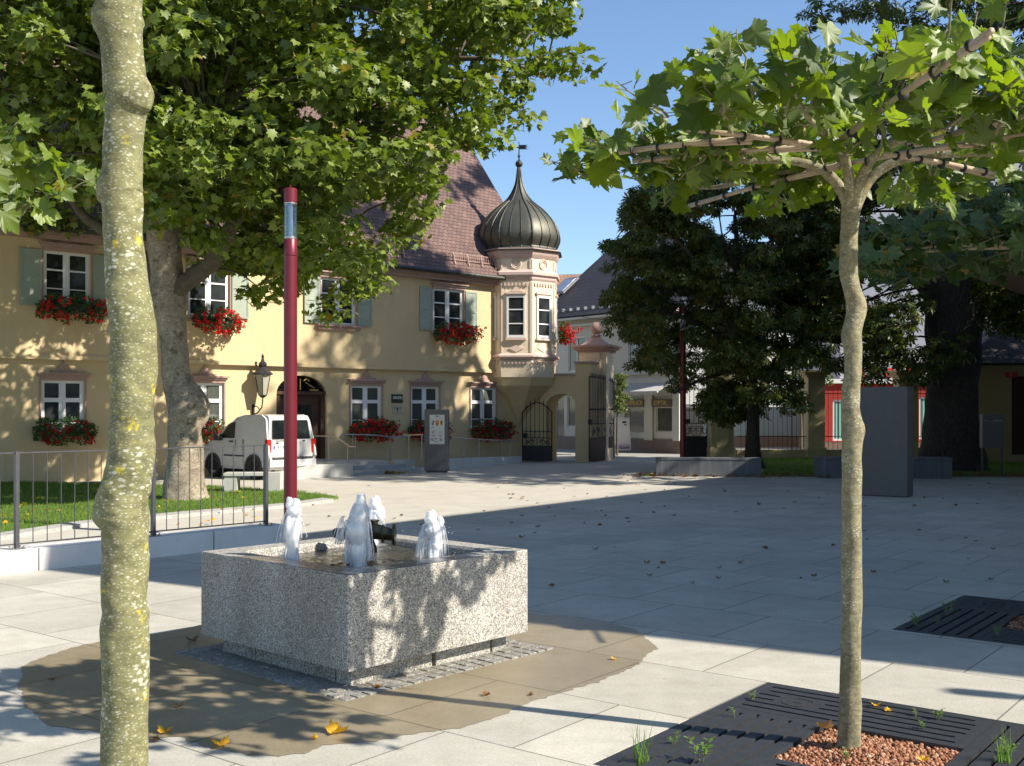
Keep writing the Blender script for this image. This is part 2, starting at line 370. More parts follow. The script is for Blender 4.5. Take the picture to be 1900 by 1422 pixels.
M['gold'] = pm('gold_paint', (.62,.42,.10), (.5,.34,.08), 9, .4, .3); M['inkred'] = pm('red_ink', (.5,.05,.03)); M['sil'] = pm('silver_ink', (.45,.46,.47))
M['sign_br'] = pm('brown_sign', (.12,.075,.05), (.1,.06,.04), 5, .5)
M['door'] = pm('dark_oak', (.075,.035,.022), (.045,.02,.014), 6, .5, bs=.2); M['black'] = pm('dark_interior', (.012,.012,.012), None, 3, .9)
M['tyre'] = pm('tyre_rubber', (.02,.02,.02), (.03,.03,.03), 9, .85); M['plastic'] = pm('dark_plastic', (.05,.05,.052), (.04,.04,.042), 9, .6)
M['rim'] = pm('wheel_rim', (.38,.37,.35), (.3,.3,.29), 9, .4, .7)
M['lampred'] = pm('tail_lamp_red', (.5,.02,.015), (.4,.02,.015), 9, .2); M['plate'] = pm('number_plate', (.75,.75,.73), (.7,.7,.7), 9, .4); M['blue'] = pm('plate_blue', (.03,.08,.45), None, 3, .4)
M['grate'] = pm('cast_iron_grate', (.055,.058,.062), (.04,.042,.046), 14, .5, .35, bs=.15, bscale=90)
M['soil'] = pm('dark_soil', (.03,.025,.02), (.02,.018,.015), 10, .95)
M['gravel'] = None
M['bamboo'] = pm('bamboo_cane', (.42,.33,.22), (.30,.22,.15), 14, .6, bs=.2, bscale=50)
M['tie'] = pm('rubber_tie', (.015,.015,.015), None, 4, .7); M['twig'] = pm('green_twig', (.20,.19,.09), (.15,.13,.07), 12, .7)
M['bronze'] = pm('bronze', (.035,.045,.035), (.06,.05,.03), 12, .3, .85)
M['cream'] = stucco('cream_stucco', (.60,.58,.50)); M['greyst'] = stucco('lavender_grey_stucco', (.42,.43,.50)); M['tan'] = stucco('tan_stucco', (.50,.40,.22)); M['whitew'] = stucco('white_stucco', (.80,.78,.70))
M['shade_blue'] = stucco('shade_tinted_render', (.24,.31,.34)); M['base'] = pm('brown_granite_base', (.20,.135,.105), (.15,.10,.08), 8, .6)  # render darkened and blued: shade of the boundary wall put into colour
M['redpanel'] = pm('red_panel', (.36,.03,.02), (.33,.03,.02), 3, .5); M['redletter'] = pm('red_letter', (.75,.03,.02), None, 3, .4)
M['awning'] = pm('awning_cloth', (.52,.50,.46), (.47,.45,.42), 3, .9); M['teal'] = pm('teal_curtain', (.18,.42,.36), (.12,.32,.28), 3, .7)
M['bark_y'] = bark('young_plane_bark', (.155,.15,.062), (.23,.215,.10), (.50,.49,.38), (.50,.40,.03))
M['bark_y2'] = bark('young_plane_bark_tan', (.17,.145,.075), (.27,.235,.14), (.44,.42,.33), (.48,.36,.05), thr=.6)
M['bark_p'] = bark('old_plane_bark', (.22,.175,.125), (.36,.30,.225), (.52,.46,.36), (.13,.10,.07), .45, .9, thr=.5)
M['bark_c'] = bark('chestnut_bark', (.07,.055,.045), (.045,.035,.03), (0,0,0), (0,0,0), ridged=True)
M['limb'] = pm('dark_limb_bark', (.12,.095,.065), (.07,.055,.04), 8, .9, bs=.5, bscale=20, bdist=.01)
M['leaf_p'] = leafmat('plane_leaf', (.075,.115,.013), (.205,.255,.036), (.36,.26,.04), .02, .30, .38, .45, (1.6,1.8,.4))
M['leaf_y'] = leafmat('young_plane_leaf', (.055,.095,.010), (.18,.245,.022), (.40,.32,.04), .02, .46, .38, .45, (1.7,1.8,.35))
M['leaf_s'] = leafmat('plane_leaf_shade_tinted', (.05,.085,.025), (.075,.12,.03), (.30,.19,.03), .04, .4, .4, .4)  # darker copy of the plane leaf, shade put into its colour
M['leaf_c'] = leafmat('chestnut_leaf', (.045,.065,.014), (.10,.13,.024), (.18,.10,.02), .06, .33, .3, .4, (1.5,1.5,.4))
M['leaf_g'] = leafmat('geranium_leaf', (.035,.075,.018), (.07,.13,.03), None, 0.001, .25, .3)
M['flower'] = leafmat('geranium_red', (.55,.012,.02), (.80,.04,.035), None, .001, .3, .1, tmul=(1.2,1,1))
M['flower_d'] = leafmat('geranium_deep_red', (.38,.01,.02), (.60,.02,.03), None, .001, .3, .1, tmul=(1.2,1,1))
M['grass'] = leafmat('grass_blade', (.12,.21,.035), (.20,.30,.05), (.40,.34,.12), .04, .4, .15)
M['fallen'] = leafmat('fallen_leaf_brown', (.16,.08,.035), (.26,.13,.055), None, .001, .2, .2)
M['fallen_y'] = leafmat('fallen_leaf_yellow', (.70,.42,.03), (.75,.36,.03), None, .001, .3, .2)
def gravelmat():
    m, nt, b = newmat('red_gravel'); ge = N(nt, 'ShaderNodeNewGeometry')
    c = ramp(nt, ge.outputs['Random Per Island'], [(0, (.16,.055,.025)), (.5, (.30,.125,.06)), (.85, (.42,.21,.12)), (1, (.50,.34,.22))])
    nt.links.new(c, b.inputs['Base Color']); b.inputs['Roughness'].default_value = .9; return m
M['gravel'] = gravelmat()
def glassmat(name, c=(.015,.018,.018), stripes=None, rough=.04):
    m, nt, b = newmat(name); co = objco(nt)
    if stripes:
        w = N(nt, 'ShaderNodeTexWave', wave_type='BANDS', bands_direction='X'); w.inputs['Scale'].default_value = stripes[1]; w.inputs['Distortion'].default_value = .3
        nt.links.new(co, w.inputs['Vector']); nt.links.new(ramp(nt, w.outputs['Fac'], [(.3, c), (.8, stripes[0])]), b.inputs['Base Color'])
    else: nt.links.new(ramp(nt, noise(nt, co, 1.3, 3), [(.35, c), (.7, tuple(x*2.2+.01 for x in c))]), b.inputs['Base Color'])
    b.inputs['Roughness'].default_value = rough; b.inputs['Specular IOR Level'].default_value = .8
    bump(nt, b, noise(nt, co, 1.5, 1), .03, .05); return m
M['glass'] = glassmat('window_glass'); M['glass_b'] = glassmat('window_glass_blinds', (.03,.035,.03), ((.14,.15,.125), 8)); M['glass_v'] = glassmat('van_glass', (.008,.012,.012))
def clear(name, tint=(.85,.92,.95), t=.82):
    m = bpy.data.materials.new(name); m.use_nodes = True; nt = m.node_tree; nt.nodes.clear()
    tr = N(nt, 'ShaderNodeBsdfTransparent'); tr.inputs[0].default_value = (*tint, 1); g = N(nt, 'ShaderNodeBsdfGlossy'); g.inputs['Roughness'].default_value = .03
    mx = N(nt, 'ShaderNodeMixShader'); mx.inputs[0].default_value = 1-t; nt.links.new(tr.outputs[0], mx.inputs[1]); nt.links.new(g.outputs[0], mx.inputs[2])
    o = N(nt, 'ShaderNodeOutputMaterial'); nt.links.new(mx.outputs[0], o.inputs[0]); return m
M['clear'] = clear('clear_glass')
def watermat():
    m, nt, b = newmat('water'); co = objco(nt)
    nt.links.new(ramp(nt, noise(nt, co, 3, 3), [(.3, (.03,.03,.025)), (.7, (.08,.075,.06))]), b.inputs['Base Color']); b.inputs['Roughness'].default_value = .06
    b.inputs['IOR'].default_value = 1.33; b.inputs['Specular IOR Level'].default_value = .9
    bump(nt, b, noise(nt, co, 16, 4), .8, .02); return m
M['water'] = watermat()
def foammat(name, alpha):
    m = bpy.data.materials.new(name); m.use_nodes = True; nt = m.node_tree; nt.nodes.clear(); co = objco(nt)
    d = N(nt, 'ShaderNodeBsdfDiffuse'); d.inputs[0].default_value = (.97,.97,.98,1); t = N(nt, 'ShaderNodeBsdfTranslucent'); t.inputs[0].default_value = (.92,.94,.97,1)
    g = N(nt, 'ShaderNodeBsdfGlossy'); g.inputs['Roughness'].default_value = .2
    a = N(nt, 'ShaderNodeMixShader'); a.inputs[0].default_value = .45; nt.links.new(d.outputs[0], a.inputs[1]); nt.links.new(t.outputs[0], a.inputs[2])
    a2 = N(nt, 'ShaderNodeMixShader'); a2.inputs[0].default_value = .12; nt.links.new(a.outputs[0], a2.inputs[1]); nt.links.new(g.outputs[0], a2.inputs[2])
    tr = N(nt, 'ShaderNodeBsdfTransparent'); x = N(nt, 'ShaderNodeMixShader')
    f = noise(nt, scaled(nt, co, (40, 40, 7)), 1.0, 4, .6)
    lw = N(nt, 'ShaderNodeLayerWeight'); lw.inputs[0].default_value = .5; al = ramp(nt, f, [(.36, (max(0, min(1, alpha-.5)),)*3), (.62, (min(1, alpha+.15),)*3)])
    nt.links.new(math_(nt, 'MULTIPLY', al, math_(nt, 'SUBTRACT', 1.0, math_(nt, 'MULTIPLY', math_(nt, 'POWER', lw.outputs['Facing'], 2.5), .85))), x.inputs[0]); nt.links.new(tr.outputs[0], x.inputs[1]); nt.links.new(a2.outputs[0], x.inputs[2])
    o = N(nt, 'ShaderNodeOutputMaterial'); nt.links.new(x.outputs[0], o.inputs[0]); return m
M['foam'] = foammat('foam_water', 2.2); M['spray'] = foammat('falling_water', .8)
def vanmat():
    m, nt, b = newmat('van_white'); b.inputs['Base Color'].default_value = (.72,.71,.68,1); b.inputs['Roughness'].default_value = .35
    b.inputs['Coat Weight'].default_value = .6; b.inputs['Coat Roughness'].default_value = .05
    nt.links.new(ramp(nt, noise(nt, objco(nt), 2.5, 5), [(.3, (.62,.62,.61)), (.7, (.54,.54,.52))]), b.inputs['Base Color']); return m
M['van'] = vanmat()
def poster():
    m, nt, b = newmat('poster_print'); co = objco(nt)
    sp = N(nt, 'ShaderNodeSeparateXYZ'); nt.links.new(co, sp.inputs[0])
    c = ramp(nt, math_(nt, 'ADD', math_(nt, 'MULTIPLY', sp.outputs[2], 1.0), math_(nt, 'MULTIPLY', noise(nt, co, 9, 3), .25)), [(.28, (.08,.11,.32)), (.42, (.45,.38,.5)), (.55, (.78,.76,.76)), (1, (.85,.85,.83))])
    nt.links.new(c, b.inputs['Base Color']); return m
M['poster'] = poster()

# ------------------------------------------------------------ leaf clouds
def leaf_lobed(curl=.12):
    """plane leaf: five toothed lobes, folded a little; unit size about 1"""
    o = [(0,-.42),(.16,-.36),(.40,-.40),(.36,-.22),(.60,-.06),(.40,.02),(.50,.34),(.26,.22),(.17,.34),(0,.62),(-.17,.34),(-.26,.22),(-.50,.34),(-.40,.02),(-.60,-.06),(-.36,-.22),(-.40,-.40),(-.16,-.36)]
    v = [(0,0,0)]+[(x, y, curl*abs(x)*1.4 - curl*1.3*(y*y)) for x, y in o]; n = len(o)
    return np.array(v), [(0, 1+i, 1+(i+1) % n) for i in range(n)]
def leaf_fine(curl=.14):
    half = [(0,-.36),(.12,-.37),(.24,-.44),(.42,-.44),(.42,-.34),(.52,-.28),(.50,-.18),(.62,-.12),(.70,.05),(.58,.04),(.54,.12),(.46,.12),(.50,.22),(.58,.32),(.58,.46),(.47,.40),(.40,.44),(.32,.33),(.27,.38),(.26,.50),(.17,.50),(.14,.60),(0,.80)]
    o = half + [(-x*.94, y*.97) for x, y in half[-2:0:-1]]
    v = [(0,-.05,0)]+[(x, y, curl*abs(x)*1.2 - curl*1.6*(y*y)+.05*math.sin(9*x+5*y)) for x, y in o]; n = len(o)
    v = [(x, y, z+.035*math.sin(7*x)*math.cos(6*y)) for x, y, z in v]
    return np.array(v), [(0, 1+i, 1+(i+1) % n) for i in range(n)]
def leaf_palm(k=6):
    v = []; f = []
    for i in range(k):
        a = (i-(k-1)/2)*R(46); L = 1.0-.09*abs(i-(k-1)/2); c, s = math.cos(a), math.sin(a); b = len(v)
        for x, y, z in ((0,0,0),(.13,.45,-.10),(.17,.68,-.22),(0,1.0,-.45),(-.17,.68,-.22),(-.13,.45,-.10)):
            x *= L; y *= L; v.append((x*c+y*s, -x*s+y*c, z*L))
        f.append((b,b+1,b+2,b+3,b+4,b+5))
    return np.array(v)*.62, f
def leaf_oval():
    return np.array([(0,-.5,0),(.28,-.12,.04),(.22,.25,.02),(0,.5,-.06),(-.22,.25,.02),(-.28,-.12,.04)]), [(0,1,2,3,4,5)]
def petal(): return np.array([(-.5,-.5,0),(.5,-.4,.15),(.45,.5,0),(-.4,.45,.15)]), [(0,1,2,3)]
def cloud(name, P, Nn, S, tmpl, mat, parent=None, extra=None, T=None, smooth=False):
    P = np.asarray(P, float); n = len(P); tv, tf = tmpl; k = len(tv)
    Nn = Nn/np.maximum(np.linalg.norm(Nn, axis=1, keepdims=True), 1e-6)
    if T is None: T = rng.normal(size=(n, 3))
    T = T - Nn*np.sum(T*Nn, axis=1, keepdims=True); T /= np.maximum(np.linalg.norm(T, axis=1, keepdims=True), 1e-6)
    B = np.cross(T, Nn); S = np.broadcast_to(np.asarray(S, float), (n,))
    vs = P[:, None, :] + S[:, None, None]*(B[:, None, :]*tv[None, :, 0:1] + T[:, None, :]*tv[None, :, 1:2] + Nn[:, None, :]*tv[None, :, 2:3])
    vs = vs.reshape(-1, 3); ls = np.array([len(f) for f in tf]); flat = np.concatenate([np.array(f) for f in tf])
    loops = (flat[None, :]+(np.arange(n)*k)[:, None]).reshape(-1)
    tot = np.tile(ls, n); start = np.concatenate([[0], np.cumsum(tot)[:-1]])
    me = bpy.data.meshes.new(name); me.vertices.add(len(vs)); me.vertices.foreach_set('co', vs.reshape(-1).astype(np.float32))
    me.loops.add(len(loops)); me.loops.foreach_set('vertex_index', loops.astype(np.int32))
    me.polygons.add(len(tot)); me.polygons.foreach_set('loop_start', start.astype(np.int32))
    if smooth: me.polygons.foreach_set('use_smooth', [True]*len(tot))
    me.materials.append(mat); me.update(calc_edges=True); me.validate()
    o = bpy.data.objects.new(name, me); COL.objects.link(o)
    if parent is not None: o.parent = parent
    return o
def smooth_path(pts, rad, sub=6):
    out = []; rr = []; n = len(pts); pts = [Vector(p) for p in pts]
    for i in range(n-1):
        p0 = pts[max(i-1, 0)]; p1 = pts[i]; p2 = pts[i+1]; p3 = pts[min(i+2, n-1)]
        for j in range(sub):
            t = j/sub; out.append(.5*((2*p1)+(p2-p0)*t+(2*p0-5*p1+4*p2-p3)*t*t+(3*p1-p0-3*p2+p3)*t**3)); rr.append(rad[i]*(1-t)+rad[i+1]*t)
    out.append(pts[-1]); rr.append(rad[-1]); return out, rr
def trunk_mesh(mb, pts, rad, n=20, sub=8, knots=(), rough=.03, flare=0):
    P, rr = smooth_path(pts, rad, sub); ph = [random.uniform(0, 6.28) for _ in range(6)]; vs = []
    for i, (p, r) in enumerate(zip(P, rr)):
        t = (P[min(i+1, len(P)-1)]-P[max(i-1, 0)]).normalized(); a = Vector((1,0,0)) if abs(t.x) < .8 else Vector((0,1,0))
        u = (a-t*a.dot(t)).normalized(); w = t.cross(u)
        for j in range(n):
            an = 2*math.pi*j/n; q = 1+rough*(math.sin(2*an+ph[0]+i*.21)+.7*math.sin(3*an+ph[1]-i*.33)+.5*math.sin(5*an+ph[2]+i*.5))
            for (kz, ka, amp, sg) in knots:
                dz = (p.z-kz)/sg; da = (an-ka+math.pi) % (2*math.pi)-math.pi
                q += amp*math.exp(-dz*dz)*math.exp(-(da/.75)**2)
                ring = math.exp(-((math.hypot(dz*.8, da/.6)-.55)/.18)**2); q += amp*.18*ring
            if flare: q += flare*math.exp(-(p.z/.35))*(1+.35*math.sin(5*an+ph[3]))
            vs.append(p+(u*math.cos(an)+w*math.sin(an))*r*q)
    k = len(P); fs = [(i*n+j, i*n+(j+1) % n, (i+1)*n+(j+1) % n, (i+1)*n+j) for i in range(k-1) for j in range(n)]
    fs += [tuple(range(n))[::-1], tuple(range((k-1)*n, k*n))]; mb.add(vs, fs); return mb
# ------------------------------------------------------------ the setting
def struct(name, mb, mat, **k): return tag(mb.build(name, mat, **k), kind='structure')
TREES = [(1.93, 6.05), (4.80, 9.55), (-.93, 2.62), (-4.98, 6.65)]
def rect_uv(c, hu, hv, sh=(0,0)):
    return [(c[0]+U[0]*a+V[0]*b, c[1]+U[1]*a+V[1]*b) for a, b in ((-hu,-hv),(hu,-hv),(hu,hv),(-hu,hv))]
GC = [(1.966, 6.012), (4.80, 9.55), (-.93, 2.62), (-4.98, 6.65)]
g = MB(); g.box(-1500, 1500, -400, 2600, -.6, -.5); struct('ground', g, M['ground'])
plaza_poly = [(-24, -7.5), (-5.84-.35, 12.0), (-3.2, 15.4), (-3.2, 16.6), (5.9, 29.6), (8, 30.1), (60, 30.1), (70, -30), (-24, -30)]
g = MB(); g.plate([plaza_poly]+[rect_uv(c, 1.1, 1.1) for c in GC], 0, -.3); struct('plaza_paving', g, M['paving'])
g = MB(); g.plate([[(-60, -20), (-24, -7.5), (-6.2, 12.0), (-3.19, 15.4), (-3.19, 16.6), (5.91, 29.61), (8, 30.11), (60, 30.11), (60, 120), (-60, 120)]], -.004); struct('road', g, M['asphalt'])
g = MB(); g.plate([[(-.5, 41.2), (60, 41.2), (200, 60), (200, 400), (-200, 400), (-200, 200), (-8, 52)]], .002); struct('street', g, M['street'])
g = MB()
for c in GC: g.plate([rect_uv(c, 1.12, 1.12)], -.09)
struct('tree_pit_soil', g, M['soil'])
# wet patch round the fountain
wp = [(40,1240),(30,1275),(60,1320),(95,1345),(150,1352),(240,1372),(330,1370),(400,1392),(490,1402),(560,1398),(600,1385),(700,1378),(770,1362),(860,1348),(930,1328),(1000,1300),(1060,1283),(1120,1260),(1170,1238),(1222,1205),(1205,1186),(1180,1168),(1130,1156),(1080,1147),(1000,1141),(930,1125),(700,1100),(500,1120),(380,1160),(270,1180),(200,1187),(130,1203),(70,1225)]
wl = []
for i, p in enumerate(wp):
    a = G(*p); b = G(*wp[(i+1) % len(wp)]); n = max(2, int((b-a).length/.035)); d = (b-a); nn = Vector((-d.y, d.x, 0)).normalized()
    for j in range(n):
        t = j/n; q = a+d*t+nn*(random.gauss(0, .007)+.02*math.sin(i*1.3+j*.21)+.008*math.sin(j*1.7+i)); wl.append((q.x, q.y))
g = MB(); g.plate([wl], .003); struct('wet_paving', g, M['wet'])
# left lawn with its granite edging
kl = [G(-420,1060), G(0,997), G(144,975), G(330,957), G(529,940), G(599,930)]
lawn = [(p.x, p.y) for p in kl] + [(G(628,926).x, G(628,926).y)] + [(G(*p).x, G(*p).y) for p in ((560,917),(385,905),(188,901),(0,897),(-420,905))]
g = MB(); g.plate([lawn], .05, -.1); struct('lawn_ground', g, M['lawn'])
g = MB()
for i in range(len(kl)-1):
    a, b = kl[i], kl[i+1]; d = b-a; n = max(1, int(d.length/1.0)); nn = Vector((d.y, -d.x, 0)).normalized()*.26
    for j in range(n):
        p = a+d*(j/n)+d.normalized()*.008; q = a+d*((j+1)/n)-d.normalized()*.008
        g.add([(*p.xy, -.05), (*q.xy, -.05), (*(q+nn).xy, -.05), (*(p+nn).xy, -.05), (*p.xy, .07), (*q.xy, .07), (*(q+nn).xy, .055), (*(p+nn).xy, .055)], [(0,1,2,3),(4,7,6,5),(0,4,5,1),(1,5,6,2),(2,6,7,3),(3,7,4,0)])
struct('kerb', g, granite('kerb_granite', (.42,.41,.38), (.25,.25,.24), (.58,.57,.54)))
lawn2 = [(3.7, 30.5), (8, 30.35), (34, 30.35), (34, 40.2), (6.9, 40.2), (5.0, 33.5)]
g = MB(); g.plate([lawn2], .04, -.1); struct('lawn_by_fence', g, M['lawn'])
def inside(poly, x, y):
    c = False; n = len(poly)
    for i in range(n):
        x1, y1 = poly[i][:2]; x2, y2 = poly[(i+1) % n][:2]
        if (y1 > y) != (y2 > y) and x < (x2-x1)*(y-y1)/(y2-y1)+x1: c = not c
    return c
def blades(name, poly, n, z, ylim, sc=.055):
    xs = [p[0] for p in poly]; ys = [p[1] for p in poly]; P = []
    while len(P) < n:
        x = random.uniform(max(min(xs), -14), min(max(xs), 19)); y = random.uniform(min(ys), max(ys))
        if inside(poly, x, y): P.append((x, y, z))
    P = np.array(P); n = len(P); T = rng.normal(size=(n, 3))*.45; T[:, 2] = 1
    Nn = rng.normal(size=(n, 3)); Nn[:, 2] = 0
    t = np.array([(-.09,0,0),(.09,0,0),(.05,.6,.05),(0,1,.18),(-.05,.6,.05)]), [(0,1,2,3,4)]
    tag(cloud(name, P, Nn, sc*rng.uniform(.6, 1.3, n), t, M['grass'], T=T), 'short green grass blades on the lawn', 'grass', kind='stuff')
blades('grass', lawn, 42000, .05, None); o = blades('grass', lawn2, 26000, .04, None, .07)
# granite setts round the fountain foot
FA = R(42.5); FU = (math.sin(FA), math.cos(FA)); FV = (-math.cos(FA), math.sin(FA))
F0 = (-1.0926, 7.26)                                   # front lower corner of the basin
FS = 1.80
FC = (F0[0]+FU[0]*FS/2+FV[0]*FS/2, F0[1]+FU[1]*FS/2+FV[1]*FS/2)
FROT = math.atan2(FU[1], FU[0])                        # local x = FU, local y = FV
FM = Matrix.Translation((*FC, 0)) @ Matrix.Rotation(FROT, 4, 'Z')
g = MB(); inn = FS/2-.12; 
for ring in range(3):
    r0 = inn+.0+ring*.092; r1 = r0+.086; n = int(2*r1/.10)
    for side in range(4):
        Ms = FM @ Matrix.Rotation(side*R(90), 4, 'Z')
        for i in range(n):
            a = -r1+(2*r1)*i/n+.004; b = -r1+2*r1*(i+1)/n-.004
            if b > r0-.02: b = min(b, r1)
            h = .006+random.uniform(0, .008)
            g.bev(a+random.uniform(0,.006), b-random.uniform(0,.006), -r1, -r0, -.02, h, .012, Ms)
struct('cobbled_border', g, M['sett'])

# ------------------------------------------------------------ the town hall
FT = Frame(.28, 39.35, math.atan2(.6847, .7288)); UY = -.13
th = thing('town_hall', 'long yellow town hall with brown tiled roof and a corner oriel under an onion dome', 'town hall', (FT.o[0], FT.o[1], 0), FT.a)
def sx(px, off=0): return FT.hit(px, off)[0]
ZB, ZS, ZE = -.3, 3.17, 6.42
upW = [(80,168),(348,426),(594,660),(803,860)]; gW = [(76,157),(343,415),(650,708),(762,815),(873,920)]
UZ = (4.50, 5.93); GZ = (1.22, 2.62)
holesU = [(sx(a, UY), sx(b, UY), *UZ) for a, b in upW]; holesG = [(sx(a), sx(b), *GZ) for a, b in gW]
ex = sx(80)-sx(343); 
for k in (1, 2): holesU.append((holesU[0][0]+ex*k*1.0, holesU[0][1]+ex*k, *UZ)); holesG.append((holesG[0][0]+ex*k, holesG[0][1]+ex*k, *GZ))
door = (sx(513), sx(606), .34, 2.90, True, .56)
w = MB(); w.wall(-24, .6, ZB, ZS, 0, holesG+[door], rev=.22)
w.wall(-24, .02, ZS, ZE, UY, holesU, rev=.22); w.add([(-24, UY, ZS), (.02, UY, ZS), (.02, 0, ZS), (-24, 0, ZS)], [(0,3,2,1)])
w.box(-24, .02, UY-.035, UY-.001, ZS-.02, ZS+.10); w.add([(.02, UY, ZS), (.02, 0, ZS), (.02, 0, ZE), (.02, UY, ZE)], [(0,1,2,3)])
w.box(.6, .62, 0, 10.3, ZB, ZE+.6); w.box(-24, .6, 10.28, 10.3, ZB, ZE); w.box(-24.02, -24, 0, 10.3, ZB, ZE+.6)
w.build('wall', M['yellow'], th)
w = MB(); w.box(-24, .6, .8, .85, 0, ZE); w.build('dark_interior', M['black'], th)
# roof
YR, ZR, E0 = 5.15, 13.85, -.5; ze = 6.50; SV = 1.05
def roofplane(name, corners_local, mat, parent, th_=.06):
    """a quad in its own plane: local x along the eave, local y up the slope"""
    a, b, c, d = [Vector(q) for q in corners_local]; X = (b-a).normalized(); Nn = X.cross(d-a).normalized(); Y = Nn.cross(X)
    Mx = Matrix((X, Y, Nn)).transposed().to_4x4(); Mx.translation = a; inv = Mx.inverted()
    L = [inv @ q for q in (a, b, c, d)]; m = MB()
    m.add([(p.x, p.y, 0) for p in L]+[(p.x, p.y, -th_) for p in L], [(0,1,2,3),(7,6,5,4),(0,4,5,1),(1,5,6,2),(2,6,7,3),(3,7,4,0)])
    o = m.build(name, mat, parent); o.matrix_local = Mx; return o
rf = roofplane('roof', [(-24.4, E0, ze), (SV, E0, ze), (SV, YR, ZR), (-24.4, YR, ZR)], M['roof'], th, .12)
roofplane('roof', [(SV, 2*YR-E0, ze), (-24.4, 2*YR-E0, ze), (-24.4, YR, ZR), (SV, YR, ZR)], M['roof'], th, .12)
g = MB(); g.prism([(0-.0, ZE), (10.3, ZE), (YR, ZR-.25)], .02, Matrix.Translation((.62, 0, 0)) @ Matrix.Rotation(R(90), 4, 'Z')); g.build('gable', M['yellow'], th)
g = MB(); g.tube([(-24.4, YR, ZR+.02), (SV, YR, ZR+.02)], .14, 8); g.build('ridge_tiles', M['roof'], th)
g = MB(); g.box(-24.2, .1, UY-.20, UY, 6.20, 6.30); g.box(-24.2, .15, UY-.30, UY, 6.301, 6.42); g.box(-24.3, .2, E0+.06, UY, 6.421, 6.47); g.build('eaves_cornice', M['pink'], th)
g = MB(); g.tube([(-24.4, E0-.06, 6.47), (.55, E0-.06, 6.44)], .075, 10); g.build('gutter', M['gutter'], th)
for a, b in ((sx(826), sx(926)), (sx(700), sx(748)), (sx(200), sx(330))):   # snow guard
    g = MB(); sl = (ZR-ze)/(YR-E0); y0 = E0+.30; z0 = ze+.30*sl+.04
    for h in (.02, .24): g.tube([(a, y0, z0+h), (b, y0, z0+h)], .014, 5)
    n = int((b-a)/.085)
    for i in range(n+1): g.bar((a+(b-a)*i/n, y0, z0), (a+(b-a)*i/n, y0, z0+.26), .016)
    for i in range(4): q = a+(b-a)*(i+.3)/4; g.bar((q, y0-.12, z0-.16), (q, y0, z0+.26), .03)
    g.build('snow_guard', M['pink'], th)
def casement(par, x0, x1, z0, z1, y, rows, thick=None, glass='glass', name='window', tz=.36, fr=.07, openleaf=False):
    m = MB(); d = .05; W_, H_ = x1-x0, z1-z0; e = .002
    m.box(x0+e, x0+fr, y, y+d, z0+e, z1-e); m.box(x1-fr, x1-e, y, y+d, z0+e, z1-e); m.box(x0+fr, x1-fr, y, y+d, z0+e, z0+fr); m.box(x0+fr, x1-fr, y, y+d, z1-fr, z1-e)
    xm = (x0+x1)/2; m.box(xm-.05, xm+.05, y-.012, y+d-.01, z0+fr, z1-fr)
    if thick: zt = z1-H_*tz; m.box(x0+fr, xm-.05, y-.014, y+d-.012, zt-.055, zt+.055); m.box(xm+.05, x1-fr, y-.014, y+d-.012, zt-.055, zt+.055); zs = [z0+(zt-z0)*.34]
    else: zs = [z0+H_*k/rows for k in range(1, rows)]
    for z in zs:
        t = .028 if z != zs[-1] or thick else .045
        m.box(x0+fr, xm-.05, y+.006, y+d-.015, z-t/2, z+t/2); m.box(xm+.05, x1-fr, y+.006, y+d-.015, z-t/2, z+t/2)
    for a, b in ((x0+fr, xm-.05), (xm+.05, x1-fr)):      # sash rails
        m.box(a, a+.035, y+.003, y+d-.013, z0+fr, z1-fr); m.box(b-.035, b, y+.003, y+d-.013, z0+fr, z1-fr)
    f = m.build(name, M['white'], par)
    p = MB().box(x0+fr*.6, x1-fr*.6, y+.03, y+.036, z0+fr*.6, z1-fr*.6).build('pane', M[glass], f)
    return f
def cornice(par, x0, x1, z, y, name='window_cornice', ped=True):
    m = MB(); e = .12
    m.box(x0-.03, x1+.03, y-.05, y, z+.01, z+.09); m.box(x0-e*.6, x1+e*.6, y-.10, y, z+.091, z+.15); m.box(x0-e, x1+e, y-.16, y, z+.151, z+.20)
    m.box(x0-.045, x0-.002, y-.035, y, z-1.3, z+.009); m.box(x1+.002, x1+.045, y-.035, y, z-1.3, z+.009)
    if ped:
        c = (x0+x1)/2; q = [(-.36,0),(-.33,.06),(-.24,.05),(-.16,.10),(-.10,.20),(-.04,.24),(0,.33),(.04,.24),(.10,.20),(.16,.10),(.24,.05),(.33,.06),(.36,0)]
        m.prism([(c+a, z+.201+b) for a, b in q], .06, Matrix.Translation((0, y-.06, 0)))
    m.build(name, M['pink'], par)
def shutter(par, x0, x1, z0, z1, y):
    m = MB(); m.box(x0, x1, y, y+.03, z0, z1); f = .06; zm = (z0+z1)/2
    for a, b, c, d in ((x0, x1, z0, z0+f), (x0, x1, z1-f, z1), (x0, x0+f, z0+f, z1-f), (x1-f, x1, z0+f, z1-f), (x0+f, x1-f, zm-.03, zm+.03)): m.box(a, b, y-.018, y, c, d)
    m.build('shutter', M['shutter'], par)
for i, h in enumerate(holesU):
    casement(th, h[0], h[1], h[2], h[3], UY+.05, 3, glass='glass'); cornice(th, h[0], h[1], h[3], UY); sw = .55
    if i != 1: shutter(th, h[0]-.04-sw, h[0]-.05, h[2], h[3], UY-.05)
    shutter(th, h[1]+.05, h[1]+.04+sw, h[2], h[3], UY-.05)
    MB().box(h[0]-.16, h[1]+.16, UY-.17, UY+.04, h[2]-.07, h[2]-.003).box(h[0]-.12, h[1]+.12, UY-.10, UY-.001, h[2]-.17, h[2]-.072).build('window_sill', M['pink'] if i else M['pink'], th)
